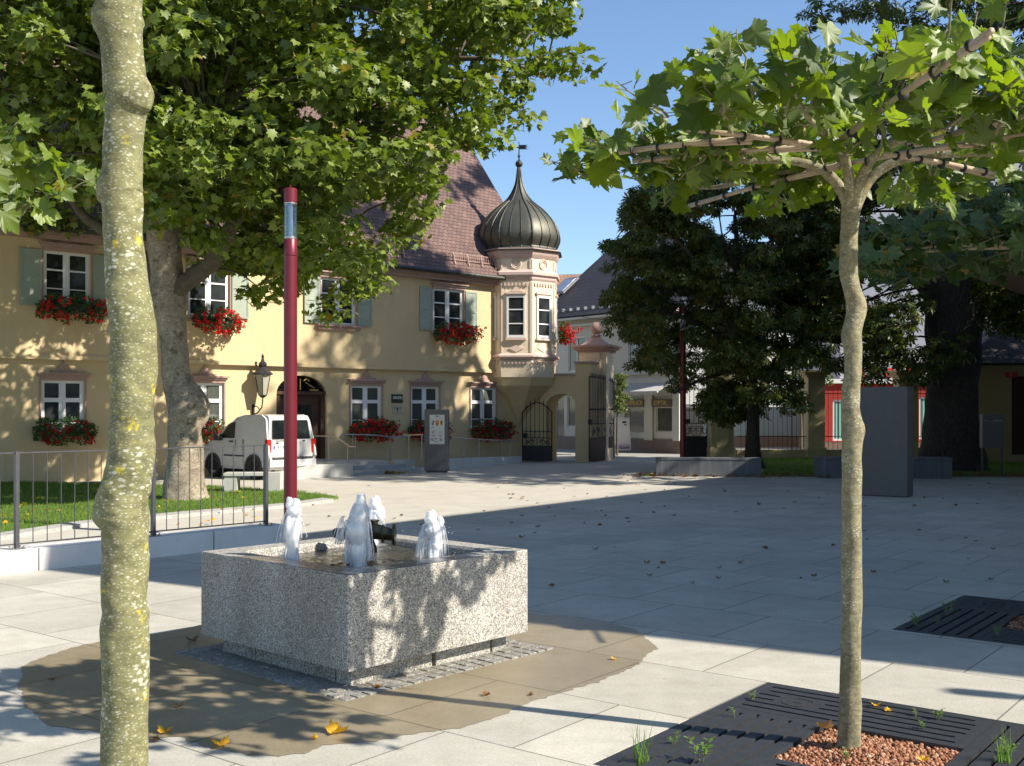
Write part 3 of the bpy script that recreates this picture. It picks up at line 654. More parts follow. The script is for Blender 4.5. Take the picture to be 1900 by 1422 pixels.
for i, h in enumerate(holesG):
    casement(th, h[0], h[1], h[2], h[3], .05, 2, thick=True, glass='glass_b' if i else 'glass'); cornice(th, h[0], h[1], h[3], 0)
    MB().box(h[0]-.1, h[1]+.1, -.12, .04, h[2]-.06, h[2]-.003).build('window_sill', M['pink'], th)
# door with iron fanlight
dx0, dx1 = door[0], door[1]; dm = (dx0+dx1)/2; zsp = door[3]-door[5]
m = MB(); m.box(dx0+.01, dx0+.16, .08, .2, .34, zsp); m.box(dx1-.16, dx1-.01, .08, .2, .34, zsp); m.box(dx0+.01, dx1-.01, .04, .2, zsp-.02, zsp+.08)
m.box(dx0+.16, dx1-.16, .19, .23, .34, zsp-.02); fr_ = m.build('door', M['door'], th)
m = MB(); m.box(dm-.02, dm+.45, .17, .185, 1.0, 2.0); m.build('door_glass', M['glass'], fr_)
m = MB(); m.tube([(dm-.05, .15, 1.1), (dm-.05, .15, 1.3)], .015, 6); m.build('handle', M['steel'], fr_)
def spiral(cx, cz, r0, r1, a0, turns, y, n=22):
    return [(cx+(r0+(r1-r0)*i/n)*math.cos(a0+turns*2*math.pi*i/n), y, cz+(r0+(r1-r0)*i/n)*math.sin(a0+turns*2*math.pi*i/n)) for i in range(n+1)]
m = MB(); rr_ = (dx1-dx0)/2-.05
arc = [(dm+rr_*math.cos(math.pi*i/24), .12, zsp+.09+(.56-.12)*math.sin(math.pi*i/24)) for i in range(25)]; m.tube(arc, .02, 5)
for a in (-.75, -.45, .45, .75): m.tube(spiral(dm+a*.9, zsp+.2, .13, .02, .5, 1.6 if a < 0 else -1.6, .12), .012, 4)
m.tube([(dm, .12, zsp+.08), (dm, .12, zsp+.5)], .016, 5)
for a in (-.3, .3): m.tube([(dm, .12, zsp+.1), (dm+a, .12, zsp+.42)], .01, 4)
fan = m.build('fanlight_grille', M['iron'], th); m = MB()
m.tube([(dm+.12, .10, zsp+.40), (dm+.22, .10, zsp+.46), (dm+.33, .10, zsp+.40)], .018, 5); m.tube([(dm+.18, .10, zsp+.36), (dm+.5, .10, zsp+.18)], .014, 5); m.tube([(dm, .10, zsp+.12), (dm, .10, zsp+.46)], .02, 5)
m.box(dm+.35, dm+.65, .09, .11, zsp+.10, zsp+.14); m.build('gilt_ornament', M['gold'], fan)

# oriel
TCx, TCy = (963-CX)/FX*39.35+.0, 39.35; tx, ty = FT.loc(TCx, TCy); A0 = R(22.5)-FT.a*0
OA = R(22.5)-R(3.0)                     # octagon turned a little, as seen
def octa(r, z): return (r, z)
zb = H+(758-468)*(TCy-.6)/FX
def zz(py, d=38.1): return H+(CY-py)*d/FX
or_ = MB(); RO = 1.42
or_.lathe([(RO-.03, zz(700)), (RO, zz(664)), (RO, zz(508)), (RO-.01, zz(508)), (RO-.01, zb+.02)], 8, (tx, ty), OA, caps=False)
oriel = or_.build('oriel', M['yellow_t'], th)
m = MB(); m.lathe([(.05, zz(790)), (.28, zz(772)), (.50, zz(757)), (.72, zz(742)), (1.0, zz(727)), (1.28, zz(716)), (RO-.031, zz(699))], 8, (tx, ty), OA); m.build('oriel_corbel', M['yellow'], th, smooth=False)
M['opink'] = pm('oriel_pink', (.62,.46,.39), (.54,.40,.34), 8, .8)
for pf in ([(RO+.002, zz(669)), (RO+.05, zz(667)), (RO+.06, zz(664)), (RO+.13, zz(663)), (RO+.13, zz(660)), (RO+.002, zz(656))],
           [(RO+.002, zz(522)), (RO+.05, zz(518)), (RO+.06, zz(514)), (RO+.14, zz(511)), (RO+.14, zz(506)), (RO+.04, zz(503)), (RO+.002, zz(500))],
           [(RO+.002, zz(480)), (RO+.06, zz(476)), (RO+.1, zz(473)), (RO+.17, zb-.01), (RO+.17, zb+.03), (1.0, zb+.04)]):
    MB().lathe(pf, 8, (tx, ty), OA, caps=False).build('oriel_cornice', M['opink'], oriel)
def face_frame(k):   # k-th face: centre, outward normal
    a = OA+R(45)*(k+.5); c = Vector((tx+math.cos(a)*RO*math.cos(R(22.5)), ty+math.sin(a)*RO*math.cos(R(22.5)), 0)); nrm = Vector((math.cos(a), math.sin(a), 0))
    X = Vector((-nrm.y, nrm.x, 0)); Mx = Matrix((X, -nrm, Vector((0,0,1)))).transposed().to_4x4(); Mx.translation = c; return Mx, nrm
hw = RO*math.sin(R(22.5))
for k in range(8):
    Mx, nrm = face_frame(k)
    if nrm.y > .35: continue
    m = MB()
    for s_ in (-1, 1): m.box(s_*hw-.06 if s_ > 0 else -hw+.012, hw-.012 if s_ > 0 else -hw+.06, -.02, -.001, zz(654), zz(524), Mx)
    for s_ in (-1, 1): m.box(min(s_*(hw-.012), s_*(hw-.07)), max(s_*(hw-.012), s_*(hw-.07)), -.02, -.001, zz(499), zz(482), Mx)
    n = 7
    for i in range(n):
        x = -hw+.09+(2*hw-.18)*(i+.5)/n
        m.box(x-.028, x+.028, -.05, -.001, zz(675), zz(670), Mx); m.box(x-.028, x+.028, -.05, -.001, zz(531), zz(525), Mx)
    # medallion ring, diamond, small pediment
    for r_ in (.17, .11):
        rg = [Mx @ Vector((r_*math.cos(a*R(20)), -.02, (zz(499)+zz(481))/2+r_*math.sin(a*R(20)))) for a in range(19)]; m.tube(rg, .022 if r_ > .15 else .014, 5)
    cz = zz(647); m.prism([(-.26, cz), (0, cz-.12), (.26, cz), (0, cz+.12)], .03, Mx @ Matrix.Translation((0, -.032, 0)))
    m.prism([(-.24, zz(541)), (.24, zz(541)), (.12, zz(538)), (.07, zz(534)), (0, zz(531)), (-.07, zz(534)), (-.12, zz(538))], .03, Mx @ Matrix.Translation((0, -.032, 0)))
    m.box(-.36, .36, -.09, -.001, zz(546), zz(542.5), Mx); m.box(-.33, .33, -.06, -.001, zz(548.5), zz(546.1), Mx)
    m.box(-.36, .36, -.10, -.001, zz(631.5), zz(628), Mx)
    m.build('face_ornament', M['pink_l'], oriel)
    m = MB(); z0, z1 = zz(627), zz(549); a = .33
    m.box(-a, -a+.07, -.05, -.001, z0, z1, Mx); m.box(a-.07, a, -.05, -.001, z0, z1, Mx); m.box(-a+.07, a-.07, -.05, -.001, z0, z0+.09, Mx); m.box(-a+.07, a-.07, -.05, -.001, z1-.07, z1, Mx)
    for q in (1, 2): m.box(-a+.07, a-.07, -.04, -.001, z0+(z1-z0)*q/3-.02, z0+(z1-z0)*q/3+.02, Mx)
    if k % 2 == 0: pass
    m.build('oriel_window', M['white'], oriel)
    m = MB(); m.box(-a+.07, a-.07, -.018, -.012, z0+.09, z1-.07, Mx); m.build('oriel_pane', M['glass'], oriel)
# onion dome
prof = [(1.50, 0), (1.42, .05), (1.39, .12), (1.46, .25), (1.53, .40), (1.54, .55), (1.50, .74), (1.42, .95), (1.29, 1.14), (1.10, 1.36), (.90, 1.55), (.70, 1.70), (.53, 1.84), (.40, 1.98), (.29, 2.14), (.20, 2.32), (.13, 2.5), (.085, 2.72), (.055, 3.0), (.035, 3.12)]
zd = zb+.03
nS = 8*6; vs = []; fs = []
def oct_r(j, n, k=1.0):    # flat-sided outline
    a = 2*math.pi*j/n; s_ = (a % R(45))-R(22.5); return math.cos(R(22.5))/math.cos(s_)*.55+.45
for r, h in prof:
    for j in range(nS):
        a = OA+2*math.pi*j/nS; q = r*oct_r(j, nS); vs.append((tx+q*math.cos(a), ty+q*math.sin(a), zd+h))
k = len(prof); fs = [(i*nS+j, i*nS+(j+1) % nS, (i+1)*nS+(j+1) % nS, (i+1)*nS+j) for i in range(k-1) for j in range(nS)]
dome = MB().add(vs, fs).build('onion_dome', M['copper'], th, smooth=True, angle=R(40))
m = MB()
for j in range(24):
    main = j % 3 == 0; a = OA+2*math.pi*j/24; jj = j*2
    pts = [(tx+(r*oct_r(jj, nS)+.012)*math.cos(a), ty+(r*oct_r(jj, nS)+.012)*math.sin(a), zd+h) for r, h in (prof[1:] if main else prof[1:13])]
    m.tube(pts, .024 if main else .017, 5)
m.build('dome_seams', M['copper_rib'], dome)
m = MB(); m.lathe([(1.35, zb+.0), (1.62, zb-.06), (1.66, zb-.03), (1.50, zd+.02), (1.40, zd+.03)], 8, (tx, ty), OA); m.build('dome_eaves', M['gutter'], dome)
m = MB(); m.sphere((tx, ty, zd+3.24), .135, 14); m.tube([(tx, ty, zd+3.3), (tx, ty, zd+3.62), (tx, ty, zd+4.05)], [.035, .022, .012], 6)
m.sphere((tx, ty, zd+3.52), .05, 8); m.build('finial', M['copper_rib'], dome)
m = MB(); Rv = Matrix.Translation((tx, ty, zd+3.84)) @ Matrix.Rotation(-FT.a, 4, 'Z')
m.prism([(-.22, 0), (-.12, .05), (-.12, .02), (0, .02), (.0, .09), (.30, .09), (.24, .03), (.36, .02), (.22, -.02), (.34, -.07), (0, -.07), (0, -.02), (-.12, -.02), (-.12, -.05)], .012, Rv); m.build('weather_vane', M['iron'], dome)

# wall lantern, plates
def px_box(m, a, b, t, u, y0, y1, off=0):
    m.box(sx(a, off), sx(b, off), y0, y1, FT.sz((a+b)/2, u, off)[1], FT.sz((a+b)/2, t, off)[1])
lx, lz = FT.sz(471, 760, -.05); LB = FT.world(lx, 0, 0)
lan = thing('wall_lantern', 'black cast iron wall lantern on a scrolled bracket beside the arched door', 'lantern', (LB.x, LB.y, lz), FT.a)
m = MB(); m.box(-.04, .04, -.03, 0, -.28, .14); m.tube([(0,-.03,-.15),(.06,-.16,-.10),(.10,-.33,.06),(.10,-.38,.25),(.10,-.38,.36)], .02, 6); m.tube([(0,-.03,.06),(.03,-.14,.10),(.06,-.22,.04),(.05,-.28,-.05)], .014, 5)
m.build('bracket', M['iron'], lan); LC = (.10, -.38)
m = MB(); m.lathe([(.05, .34), (.13, .40), (.145, .42)], 6, LC)
for j in range(6):
    a = R(60)*j; m.bar((LC[0]+.135*math.cos(a), LC[1]+.135*math.sin(a), .42), (LC[0]+.25*math.cos(a), LC[1]+.25*math.sin(a), 1.02), .016)
m.lathe([(.30, 1.01), (.30, 1.04), (.17, 1.16), (.10, 1.24), (.12, 1.27), (.12, 1.34), (.06, 1.40), (.03, 1.50), (.045, 1.54), (.01, 1.62)], 8, LC); m.build('lantern_frame', M['iron'], lan)
m = MB(); m.lathe([(.128, .425), (.24, 1.01)], 6, LC, caps=False); m.build('lantern_glass', pm('milky_glass', (.42,.40,.30), (.36,.35,.27), 3, .2), lan)
for nm, lab, a, b, t, u, mt, ink in (('name_plate', 'dark green name plate with pale lettering on the wall right of the door', 726, 746.5, 732, 748, pm('dark_green_plate', (.05,.07,.05), None, 4, .25), M['paper']), ('name_plate', 'small beige plaque with dark emblem below the dark name plate', 727.5, 745, 752, 768, pm('beige_plate', (.50,.46,.32), None, 4, .4), M['ink'])):
    c = FT.world((sx(a)+sx(b))/2, 0, 0); z0 = FT.sz(736, u)[1]; z1 = FT.sz(736, t)[1]; w2 = (sx(b)-sx(a))/2
    p = thing(nm, lab, 'name plate', (c.x, c.y, z0), FT.a); hh = z1-z0
    MB().bev(-w2, w2, -.03, 0, 0, hh, .004).build('plate', mt, p)
    m = MB()
    if 'green' in lab:
        x = -w2*.75
        for wd in (.05,.03,.05,.03,.04,.02,.05,.04): m.box(x, x+wd*.8, -.034, -.0301, hh*.45, hh*.45+.07+random.uniform(0,.03)); x += wd+.01
    else:
        m.box(-.035, .035, -.034, -.0301, hh*.45, hh*.72); m.box(-.012, .012, -.034, -.0301, hh*.2, hh*.45)
        for q in (-1, 1): m.box(q*.12-.02, q*.12+.02, -.034, -.0301, hh*.6, hh*.75)
    m.build('lettering', ink, p)
# geranium boxes
def geraniums(label, wpos, rz, width, depth_=.42, hgt=.55, n=900, nf=60, dark=False, planter=True, droop=.3):
    t = thing('flower_box', label, 'flower box', wpos, rz, 'red geranium boxes under the town hall windows')
    if planter: MB().bev(-width*.40, width*.40, -.20, -.02, -.02, .15, .01).build('planter', M['plastic'], t)
    P = np.column_stack([rng.uniform(-width/2, width/2, n), -.12-np.abs(rng.normal(0, depth_*.42, n)), rng.uniform(-droop, hgt*.75, n)])
    env = 1-(np.abs(P[:, 0])/(width/2))**3; P[:, 2] *= (.45+.55*env); P[:, 2] += .06*np.sin(P[:, 0]*9)
    Nn = rng.normal(size=(n, 3)); Nn[:, 1] -= .8; Nn[:, 2] += .5
    cloud('foliage', P, Nn, rng.uniform(.05, .095, n), leaf_oval(), M['leaf_g'], t)
    C = np.column_stack([rng.uniform(-width/2, width/2, nf), -.2-np.abs(rng.normal(0, depth_*.5, nf)), rng.uniform(-droop*1.1, hgt*.72, nf)])
    C[:, 2] *= (.5+.5*(1-(np.abs(C[:, 0])/(width/2))**3)); C[:, 2] -= .03
    k = 16; D = rng.normal(size=(nf, k, 3)); D /= np.linalg.norm(D, axis=2, keepdims=True); rad = rng.uniform(.03, .06, nf)[:, None, None]
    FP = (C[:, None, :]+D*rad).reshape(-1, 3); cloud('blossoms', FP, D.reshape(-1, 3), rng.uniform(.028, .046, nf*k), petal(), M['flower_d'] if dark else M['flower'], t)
    return t
boxes = [(UY, 60, 195, 574, 0, 'red geranium box under the left upper window with both shutters beside the young trunk', 1100, 62),
 (UY, 350, 440, 596, 0, 'bright sunlit red geranium box under the upper window behind the old plane tree', 1000, 120),
 (UY, 797, 881, 619, 0, 'dark red geranium box under the right upper window next to the oriel', 1100, 110),
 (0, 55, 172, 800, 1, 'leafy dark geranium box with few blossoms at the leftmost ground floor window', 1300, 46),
 (0, 343, 414, 800, 0, 'geranium box behind the white van nose, beside the plane trunk', 800, 40),
 (0, 640, 728, 796, 0, 'wide bright red geranium box right of the arched door', 1000, 130),
 (0, 750, 822, 797, 0, 'red geranium box partly hidden by the grey information stele', 900, 85),
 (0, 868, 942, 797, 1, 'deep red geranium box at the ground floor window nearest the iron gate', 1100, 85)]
for off, a, b, y, dk, lab, n, nf in boxes:
    x0, x1 = sx(a, off), sx(b, off); xm, z = FT.sz((a+b)/2, y, off); c = FT.world(xm, off-.02)
    geraniums(lab, (c.x, c.y, z-.05), FT.a, (x1-x0)*.97, n=n, nf=nf, dark=bool(dk))
oc = PD(1031, 622, 38.9); geraniums('hanging basket of bright red geraniums on the right side of the oriel', (oc.x-.0, oc.y, oc.z), R(80), .75, .5, .62, 600, 95, planter=False)

# steps, landing and ramp along the front
FL = Frame(*G(655, 884).xy, FT.a+R(-3)); lw = FL.world
def lsx(px, off=0): return FL.hit(px, off)[0]
st = thing('entrance_steps', 'low grey stone steps with landing before the arched door', 'steps', (FL.o[0], FL.o[1], 0), FL.a)
xe = lsx(782, -.0); x0 = lsx(498); LH = .36
m = MB(); m.bev(x0, .0, 0, .28, -.05, LH, .01); m.bev(-.26, .0, .281, 1.2, -.05, LH, .01); m.build('cheek_wall', M['conc'], st)
m = MB(); m.box(x0, -.261, .281, 4.1, -.05, LH-.03); m.box(-.26, xe-.35, 1.201, 4.1, -.05, LH-.03); m.build('landing', M['conc'], st)
for i in range(2):
    y0 = .25+i*.42; m = MB(); m.bev(.002, xe+.25-i*.30, y0, 1.2, -.05 if i == 0 else LH*.34, LH*(.34+.33*i), .01); m.build('step', M['stair'], st)
m = MB(); m.box(xe-.30, xe+.4, .9, 1.15, -.05, LH); m.build('end_wall', M['conc'], st)
rw = thing('ramp_wall', 'low pale concrete ramp wall between the stele and the iron gate', 'wall', (0,0,0))
a_, b_ = G(842, 871), G(968, 858.5); d_ = (b_-a_).normalized(); L_ = (b_-a_).length; rw.location = (a_.x, a_.y, 0); rw.rotation_euler = (0, 0, math.atan2(d_.y, d_.x))
m = MB(); m.prism([(-1.4, -.05), (L_, -.05), (L_, .22), (-1.4, .36)], .2); m.build('wall_block', M['conc_white'], rw)
def rail(label, posts, railpts, r=.022, name='handrail'):
    t = thing(name, label, 'handrail', tuple(posts[0][0]))
    o = Vector(posts[0][0]); m = MB(); m.tube([Vector(p)-o for p in railpts], r, 8); m.build('rail', M['steel'], t)
    for a, b in posts: MB().tube([Vector(a)-o, Vector(b)-o], .018, 8).build('post', M['steel'], t)
    return t
def pt(px, py, y): return PD(px, py, y)
rail('thin steel handrail on the landing edge in front of the door', [(pt(610,856,31.2), pt(610,810,31.2)), (pt(645,857,30.5), pt(645,829,30.5))], [pt(570,809,32.2), pt(622,810,31), pt(650,829.5,30.4), pt(660,829.5,30.2)])
rail('steel handrail with two posts against the wall under the geraniums', [(pt(655,853,33.8), pt(655,806,33.8)), (pt(660,853,33.6), pt(660,811,33.6)), (pt(724,854,34.5), pt(724,811,34.5))], [pt(629,814,33.2), pt(634,806,33.4), pt(700,808,34), pt(726,811,34.5), pt(760,811,34.8)])
rail('steel frame rail beside the left edge of the stele', [(pt(759,852,32.6), pt(759,808,32.6)), (pt(783,852,32.4), pt(783,808,32.4))], [pt(750,808,32.8), pt(786,807,32.4)])
rail('long steel handrail on the ramp wall right of the stele', [(pt(a,b,d), pt(a,c,d)) for a, b, c, d in ((861,851,815,33.9),(889,849,816,34.7),(932,847.5,817,36.3),(948,847,818,37))], [pt(840,813,33.2), pt(900,816.5,35.2), pt(958,818.5,37.3)])

# stele with notices
sp_ = G(809.5, 877); st2 = thing('information_stele', 'grey information stele with a white notice sheet and three small crests', 'stele', (sp_.x, sp_.y, 0), R(-9))
wd = .72; hh = 1.87; MB().bev(-wd/2, wd/2-.0, 0, .17, 0.05, hh, .006).build('body', M['anthra'], st2)
MB().box(-wd/2+.05, wd/2-.05, .02, .15, 0, .05).build('base', M['anthra_s'], st2)
m = MB(); m.box(-.20, .25, -.008, -.001, .84, 1.71); ns = m.build('notice', M['paper'], st2)
m = MB(); m.box(-.03, .08, -.011, -.0085, 1.655, 1.68); m.box(-.17, .22, -.011, -.0085, 1.60, 1.603)
for r_, y in enumerate((1.32, 1.22, 1.19, 1.16, 1.10, 1.07, 1.0, .97, .94, .91)):
    for x in ((-.16,), (-.12,), (-.16, .08), (-.12,), (-.16, .06), (-.1, .1), (-.17, -.05, .1), (-.17, -.05, .1), (-.15, .1), (-.05,))[r_]: m.box(x, x+random.uniform(.06,.11), -.011, -.0085, y, y+.014)
m.build('notice_text', M['ink'], ns)
for x, mt in ((-.10, 'sil'), (.03, 'inkred'), (.16, 'gold')):
    m = MB(); m.prism([(x-.045, 1.55), (x-.045, 1.44), (x-.03, 1.40), (x, 1.37), (x+.03, 1.40), (x+.045, 1.44), (x+.045, 1.55)], .003, Matrix.Translation((0, -.0115, 0)))
    cr = m.build('crest', M[mt], ns)
    m = MB()
    if mt == 'sil': m.box(x, x+.035, -.013, -.0116, 1.47, 1.53); m.box(x-.035, x, -.013, -.0116, 1.41, 1.465)
    elif mt == 'inkred': m.box(x-.03, x+.03, -.013, -.0116, 1.50, 1.54); m.box(x-.01, x+.01, -.013, -.0116, 1.40, 1.499)
    else: m.prism([(x-.03, 1.52), (x-.01, 1.50), (x, 1.53), (x+.01, 1.50), (x+.03, 1.52), (x+.02, 1.45), (x, 1.41), (x-.02, 1.45)], .001, Matrix.Translation((0, -.013, 0)))
    m.build('crest_emblem', M['ink'] if mt != 'inkred' else M['gold'], cr) if False else m.build('crest_emblem', M['ink'] if mt != 'inkred' else M['gold'], ns)

# dark monolith on the plaza
mp = G(1645, 922); mo = thing('monolith', 'tall plain anthracite monolith standing on the shaded plaza', 'stele', (mp.x, mp.y, 0), R(-36))
MB().bev(-.62, .44, 0, .42, .02, 2.36, .008).build('body', M['anthra'], mo); MB().box(-.58, .40, .04, .38, 0, .02).build('base', M['anthra_s'], mo)
# long planting blocks
cb = pm('grey_stone_block', (.20,.205,.215), (.15,.155,.17), 2, .7)
def streak(m_):
    nt = m_.node_tree; b = nt.nodes['Principled BSDF']; co = objco(nt); f = noise(nt, scaled(nt, co, (9, 9, .5)), 1, 5)
    nt.links.new(ramp(nt, f, [(.3, (.075,.08,.09)), (.6, (.12,.125,.135)), (.75, (.20,.20,.21))]), b.inputs['Base Color'])
streak(cb)
for lab, p, q, y0, hh in (('long grey stone bench block in front of the chestnut left of the lawn', 1217, 1413, 885.5, .52), ('grey stone bench block standing half behind the dark monolith', 1517, 1767, 889, .57)):
    a = G(p, y0-1.5); b = G(q, y0); d = b-a; t = thing('stone_block', lab, 'stone bench', (a.x, a.y, 0), math.atan2(d.y, d.x), 'stone bench blocks along the lawn')
    MB().bev(0, d.length, 0, .55, -.02, hh-.07, .008).build('block', cb, t); MB().bev(-.01, d.length+.01, -.01, .56, hh-.066, hh, .008).build('seat_slab', cb, t)
# letter box
p = G(1843, 885); t = thing('letter_box', 'grey steel letter box on two thin legs beside the lawn pavilion', 'letter box', (p.x, p.y, 0), R(-6))
MB().bev(-.29, .29, 0, .25, .80, 1.74, .01).build('box', pm('letterbox_grey', (.13,.125,.12), (.11,.105,.1), 5, .5, .4), t)
m = MB(); m.box(-.25, .25, -.006, -.001, 1.54, 1.548); m.box(.0, .24, -.01, -.007, 1.56, 1.58); m.box(-.22, -.19, -.01, -.007, 1.56, 1.59); m.build('mail_slot', M['steel'], t)
for s_ in (-1, 1): MB().box(s_*.26-.025, s_*.26+.025, .08, .13, 0, .80).build('leg', M['fence'], t)

# ------------------------------------------------------------ lamps
def lamp(loc, label):
    t = thing('street_lamp', label, 'street lamp', (*loc, 0), 0, 'wine red cylindrical street lamps'); r = .095; top = 5.08
    m = MB(); m.lathe([(r, 0), (r, 2.2), (r, top-.98)], 32); m.lathe([(r, top-.972), (r, top-.74), (r-.004, top-.735)], 32); m.build('pole', M['red'], t, smooth=True, angle=R(40))
    m = MB(); m.lathe([(r+.06, 0), (r+.06, .012), (r+.0, .014)], 24); m.build('base_plate', M['fence'], t)
    m = MB(); m.lathe([(r*.98, top-.734), (r*.98, top-.70), (r*.5, top-.69)], 24); m.lathe([(r*.5, top-.24), (r*.98, top-.23), (r*.98, top-.211)], 24)
    for a in (200, 290, 20, 110): x, y = .078*math.cos(R(a)), .078*math.sin(R(a)); m.tube([(x, y, top-.70), (x, y, top-.22)], .0065, 6)
    m.build('lamp_cage', M['steel'], t, smooth=True, angle=R(40))
    m = MB(); m.lathe([(r*.97, top-.69), (r*.97, top-.235)], 32, caps=False); m.build('lamp_glass', M['clear'], t, smooth=True)
    m = MB(); m.lathe([(.045, top-.69), (.045, top-.5), (.03, top-.40), (.045, top-.3), (.05, top-.24)], 16); m.build('lamp_core', pm('lamp_core_grey', (.22,.27,.34), None, 3, .25, .5), t, smooth=True, angle=R(50))
    m = MB(); m.lathe([(r, top-.21), (r, top-.01), (r-.01, top)], 32); m.lathe([(.01, top), (.01, top+.05)], 6); m.build('cap', M['red'], t, smooth=True, angle=R(40))
    return t
l0 = lamp((-3.205, 15.75), 'tall wine red street lamp at the end of the fence kerb, nearest the fountain')
for loc, lab in (((5.37, 34.2), 'distant wine red street lamp behind the stone block in front of the chestnut'), ((9.0, 4.84), 'wine red street lamp beyond the right edge whose shadow falls on the bright paving')):
    c = copy_tree(l0); c.location = (*loc, 0); c['label'] = lab

# ------------------------------------------------------------ fence on its kerb
K0 = Vector((-5.84, 12.42, 0)); KD = Vector((.67, .742, 0)).normalized(); ka = math.atan2(KD.y, KD.x)
kt = thing('fence_kerb', 'long white concrete kerb block carrying the grey railing', 'kerb wall', tuple(K0), ka)
for a, b in ((-12, -8), (-8, -4.02), (-4.01, .44), (.45, 2.79), (2.80, 3.97)): MB().bev(a+.004, b-.004, 0, .42, -.05, .262, .008).build('kerb_stone', M['conc_white'], kt)
posts = [-1.50, .226, 1.96, 3.68]; LABF = ['grey bar railing section at the left picture edge', 'grey bar railing section behind the mottled young trunk', 'grey bar railing section in front of the stone bench']
ft = thing('railing', 'grey steel bar railing with flat posts on the white kerb', 'railing', tuple(K0), ka)
for s_ in [-3.23]+posts:
    m = MB(); m.box(s_-.022, s_+.022, .06, .12, .262, 1.40); po = m.build('post', M['fence'], ft)
    m = MB(); m.box(s_-.08, s_+.08, .03, .15, .263, .275)
    for q in (-1, 1): m.tube([(s_+q*.06, .045, .27), (s_+q*.06, .045, .30)], .012, 6); m.tube([(s_+q*.06, .135, .27), (s_+q*.06, .135, .30)], .012, 6)
    m.build('base_plate', M['steel'], po)
ps = [-3.23]+posts
for i in range(len(ps)-1):
    a, b = ps[i]+.023, ps[i+1]-.023
    for z in (.315, 1.375): MB().box(a, b, .085, .097, z, z+.016).build('rail', M['fence'], ft)
    for j in range(1, 10):
        x = a+(b-a)*j/10; MB().tube([(x, .091, .331), (x, .091, 1.375)], .0065, 6).build('bar', M['fence'], ft)

# stone bench on the lawn edge
p = G(428, 917); q = G(502, 917.5); bt = thing('stone_bench', 'grey slab bench with two thick legs on the lawn edge by the old plane', 'bench', (p.x, p.y, 0), R(4))
Lb = (q-p).length+.34
MB().bev(-.16, Lb-.16, .0, .48, .40, .465, .005).build('seat', M['conc'], bt)
MB().bev(-.15, .13, .03, .45, 0, .398, .005).build('leg', M['conc'], bt); MB().bev(Lb-.50, Lb-.16, -.02, .45, 0, .398, .005).build('leg', M['conc'], bt)

# ------------------------------------------------------------ gate wall, piers, iron gates
gwy = 38.55; gx0 = (962-CX)/FX*gwy; gx1 = (1098-CX)/FX*gwy; gxm = (1068-CX)/FX*gwy; gxs = (1016-CX)/FX*gwy
def zg(py, d=gwy): return H+(CY-py)*d/FX
FGt = Frame(gx0, 39.35, R(-19)); TH = 1.35
gw = thing('gate_wall', 'tan garden wall with arched pedestrian passage joined to the oriel corner', 'wall', (gx0, 39.35, 0), FGt.a)
lx_ = lambda px: FGt.hit(px)[0]
ox0, ox1 = lx_(1013), lx_(1069)+.02; dG = lambda px: FGt.hit(px)[1]
m = MB(); ztw = zg(698, dG(1040)); m.wall(-.05, lx_(1068), -.05, ztw, 0, [(ox0, ox1, -.02, zg(731, dG(1040)), True, .46)], rev=TH, back=TH); m.box(-.05, lx_(1068), .001, TH-.001, ztw-.001, ztw); m.box(-.3, -.05, .0, TH, -.05, ztw); m.build('arch_wall', M['yellow'], gw)
m = MB(); zte = zg(675, dG(1085)); m.box(lx_(1068)+.001, lx_(1098), -.06, .80, -.05, zte); m.build('end_pier', M['yellow'], gw)
m = MB(); m.bev(lx_(1018), lx_(1068), -.07, TH+.07, ztw+.002, ztw+.09, .01); m.bev(lx_(1068)-.04, lx_(1098)+.05, -.12, .86, zte+.002, zte+.08, .01); m.build('coping', M['pink'], gw)
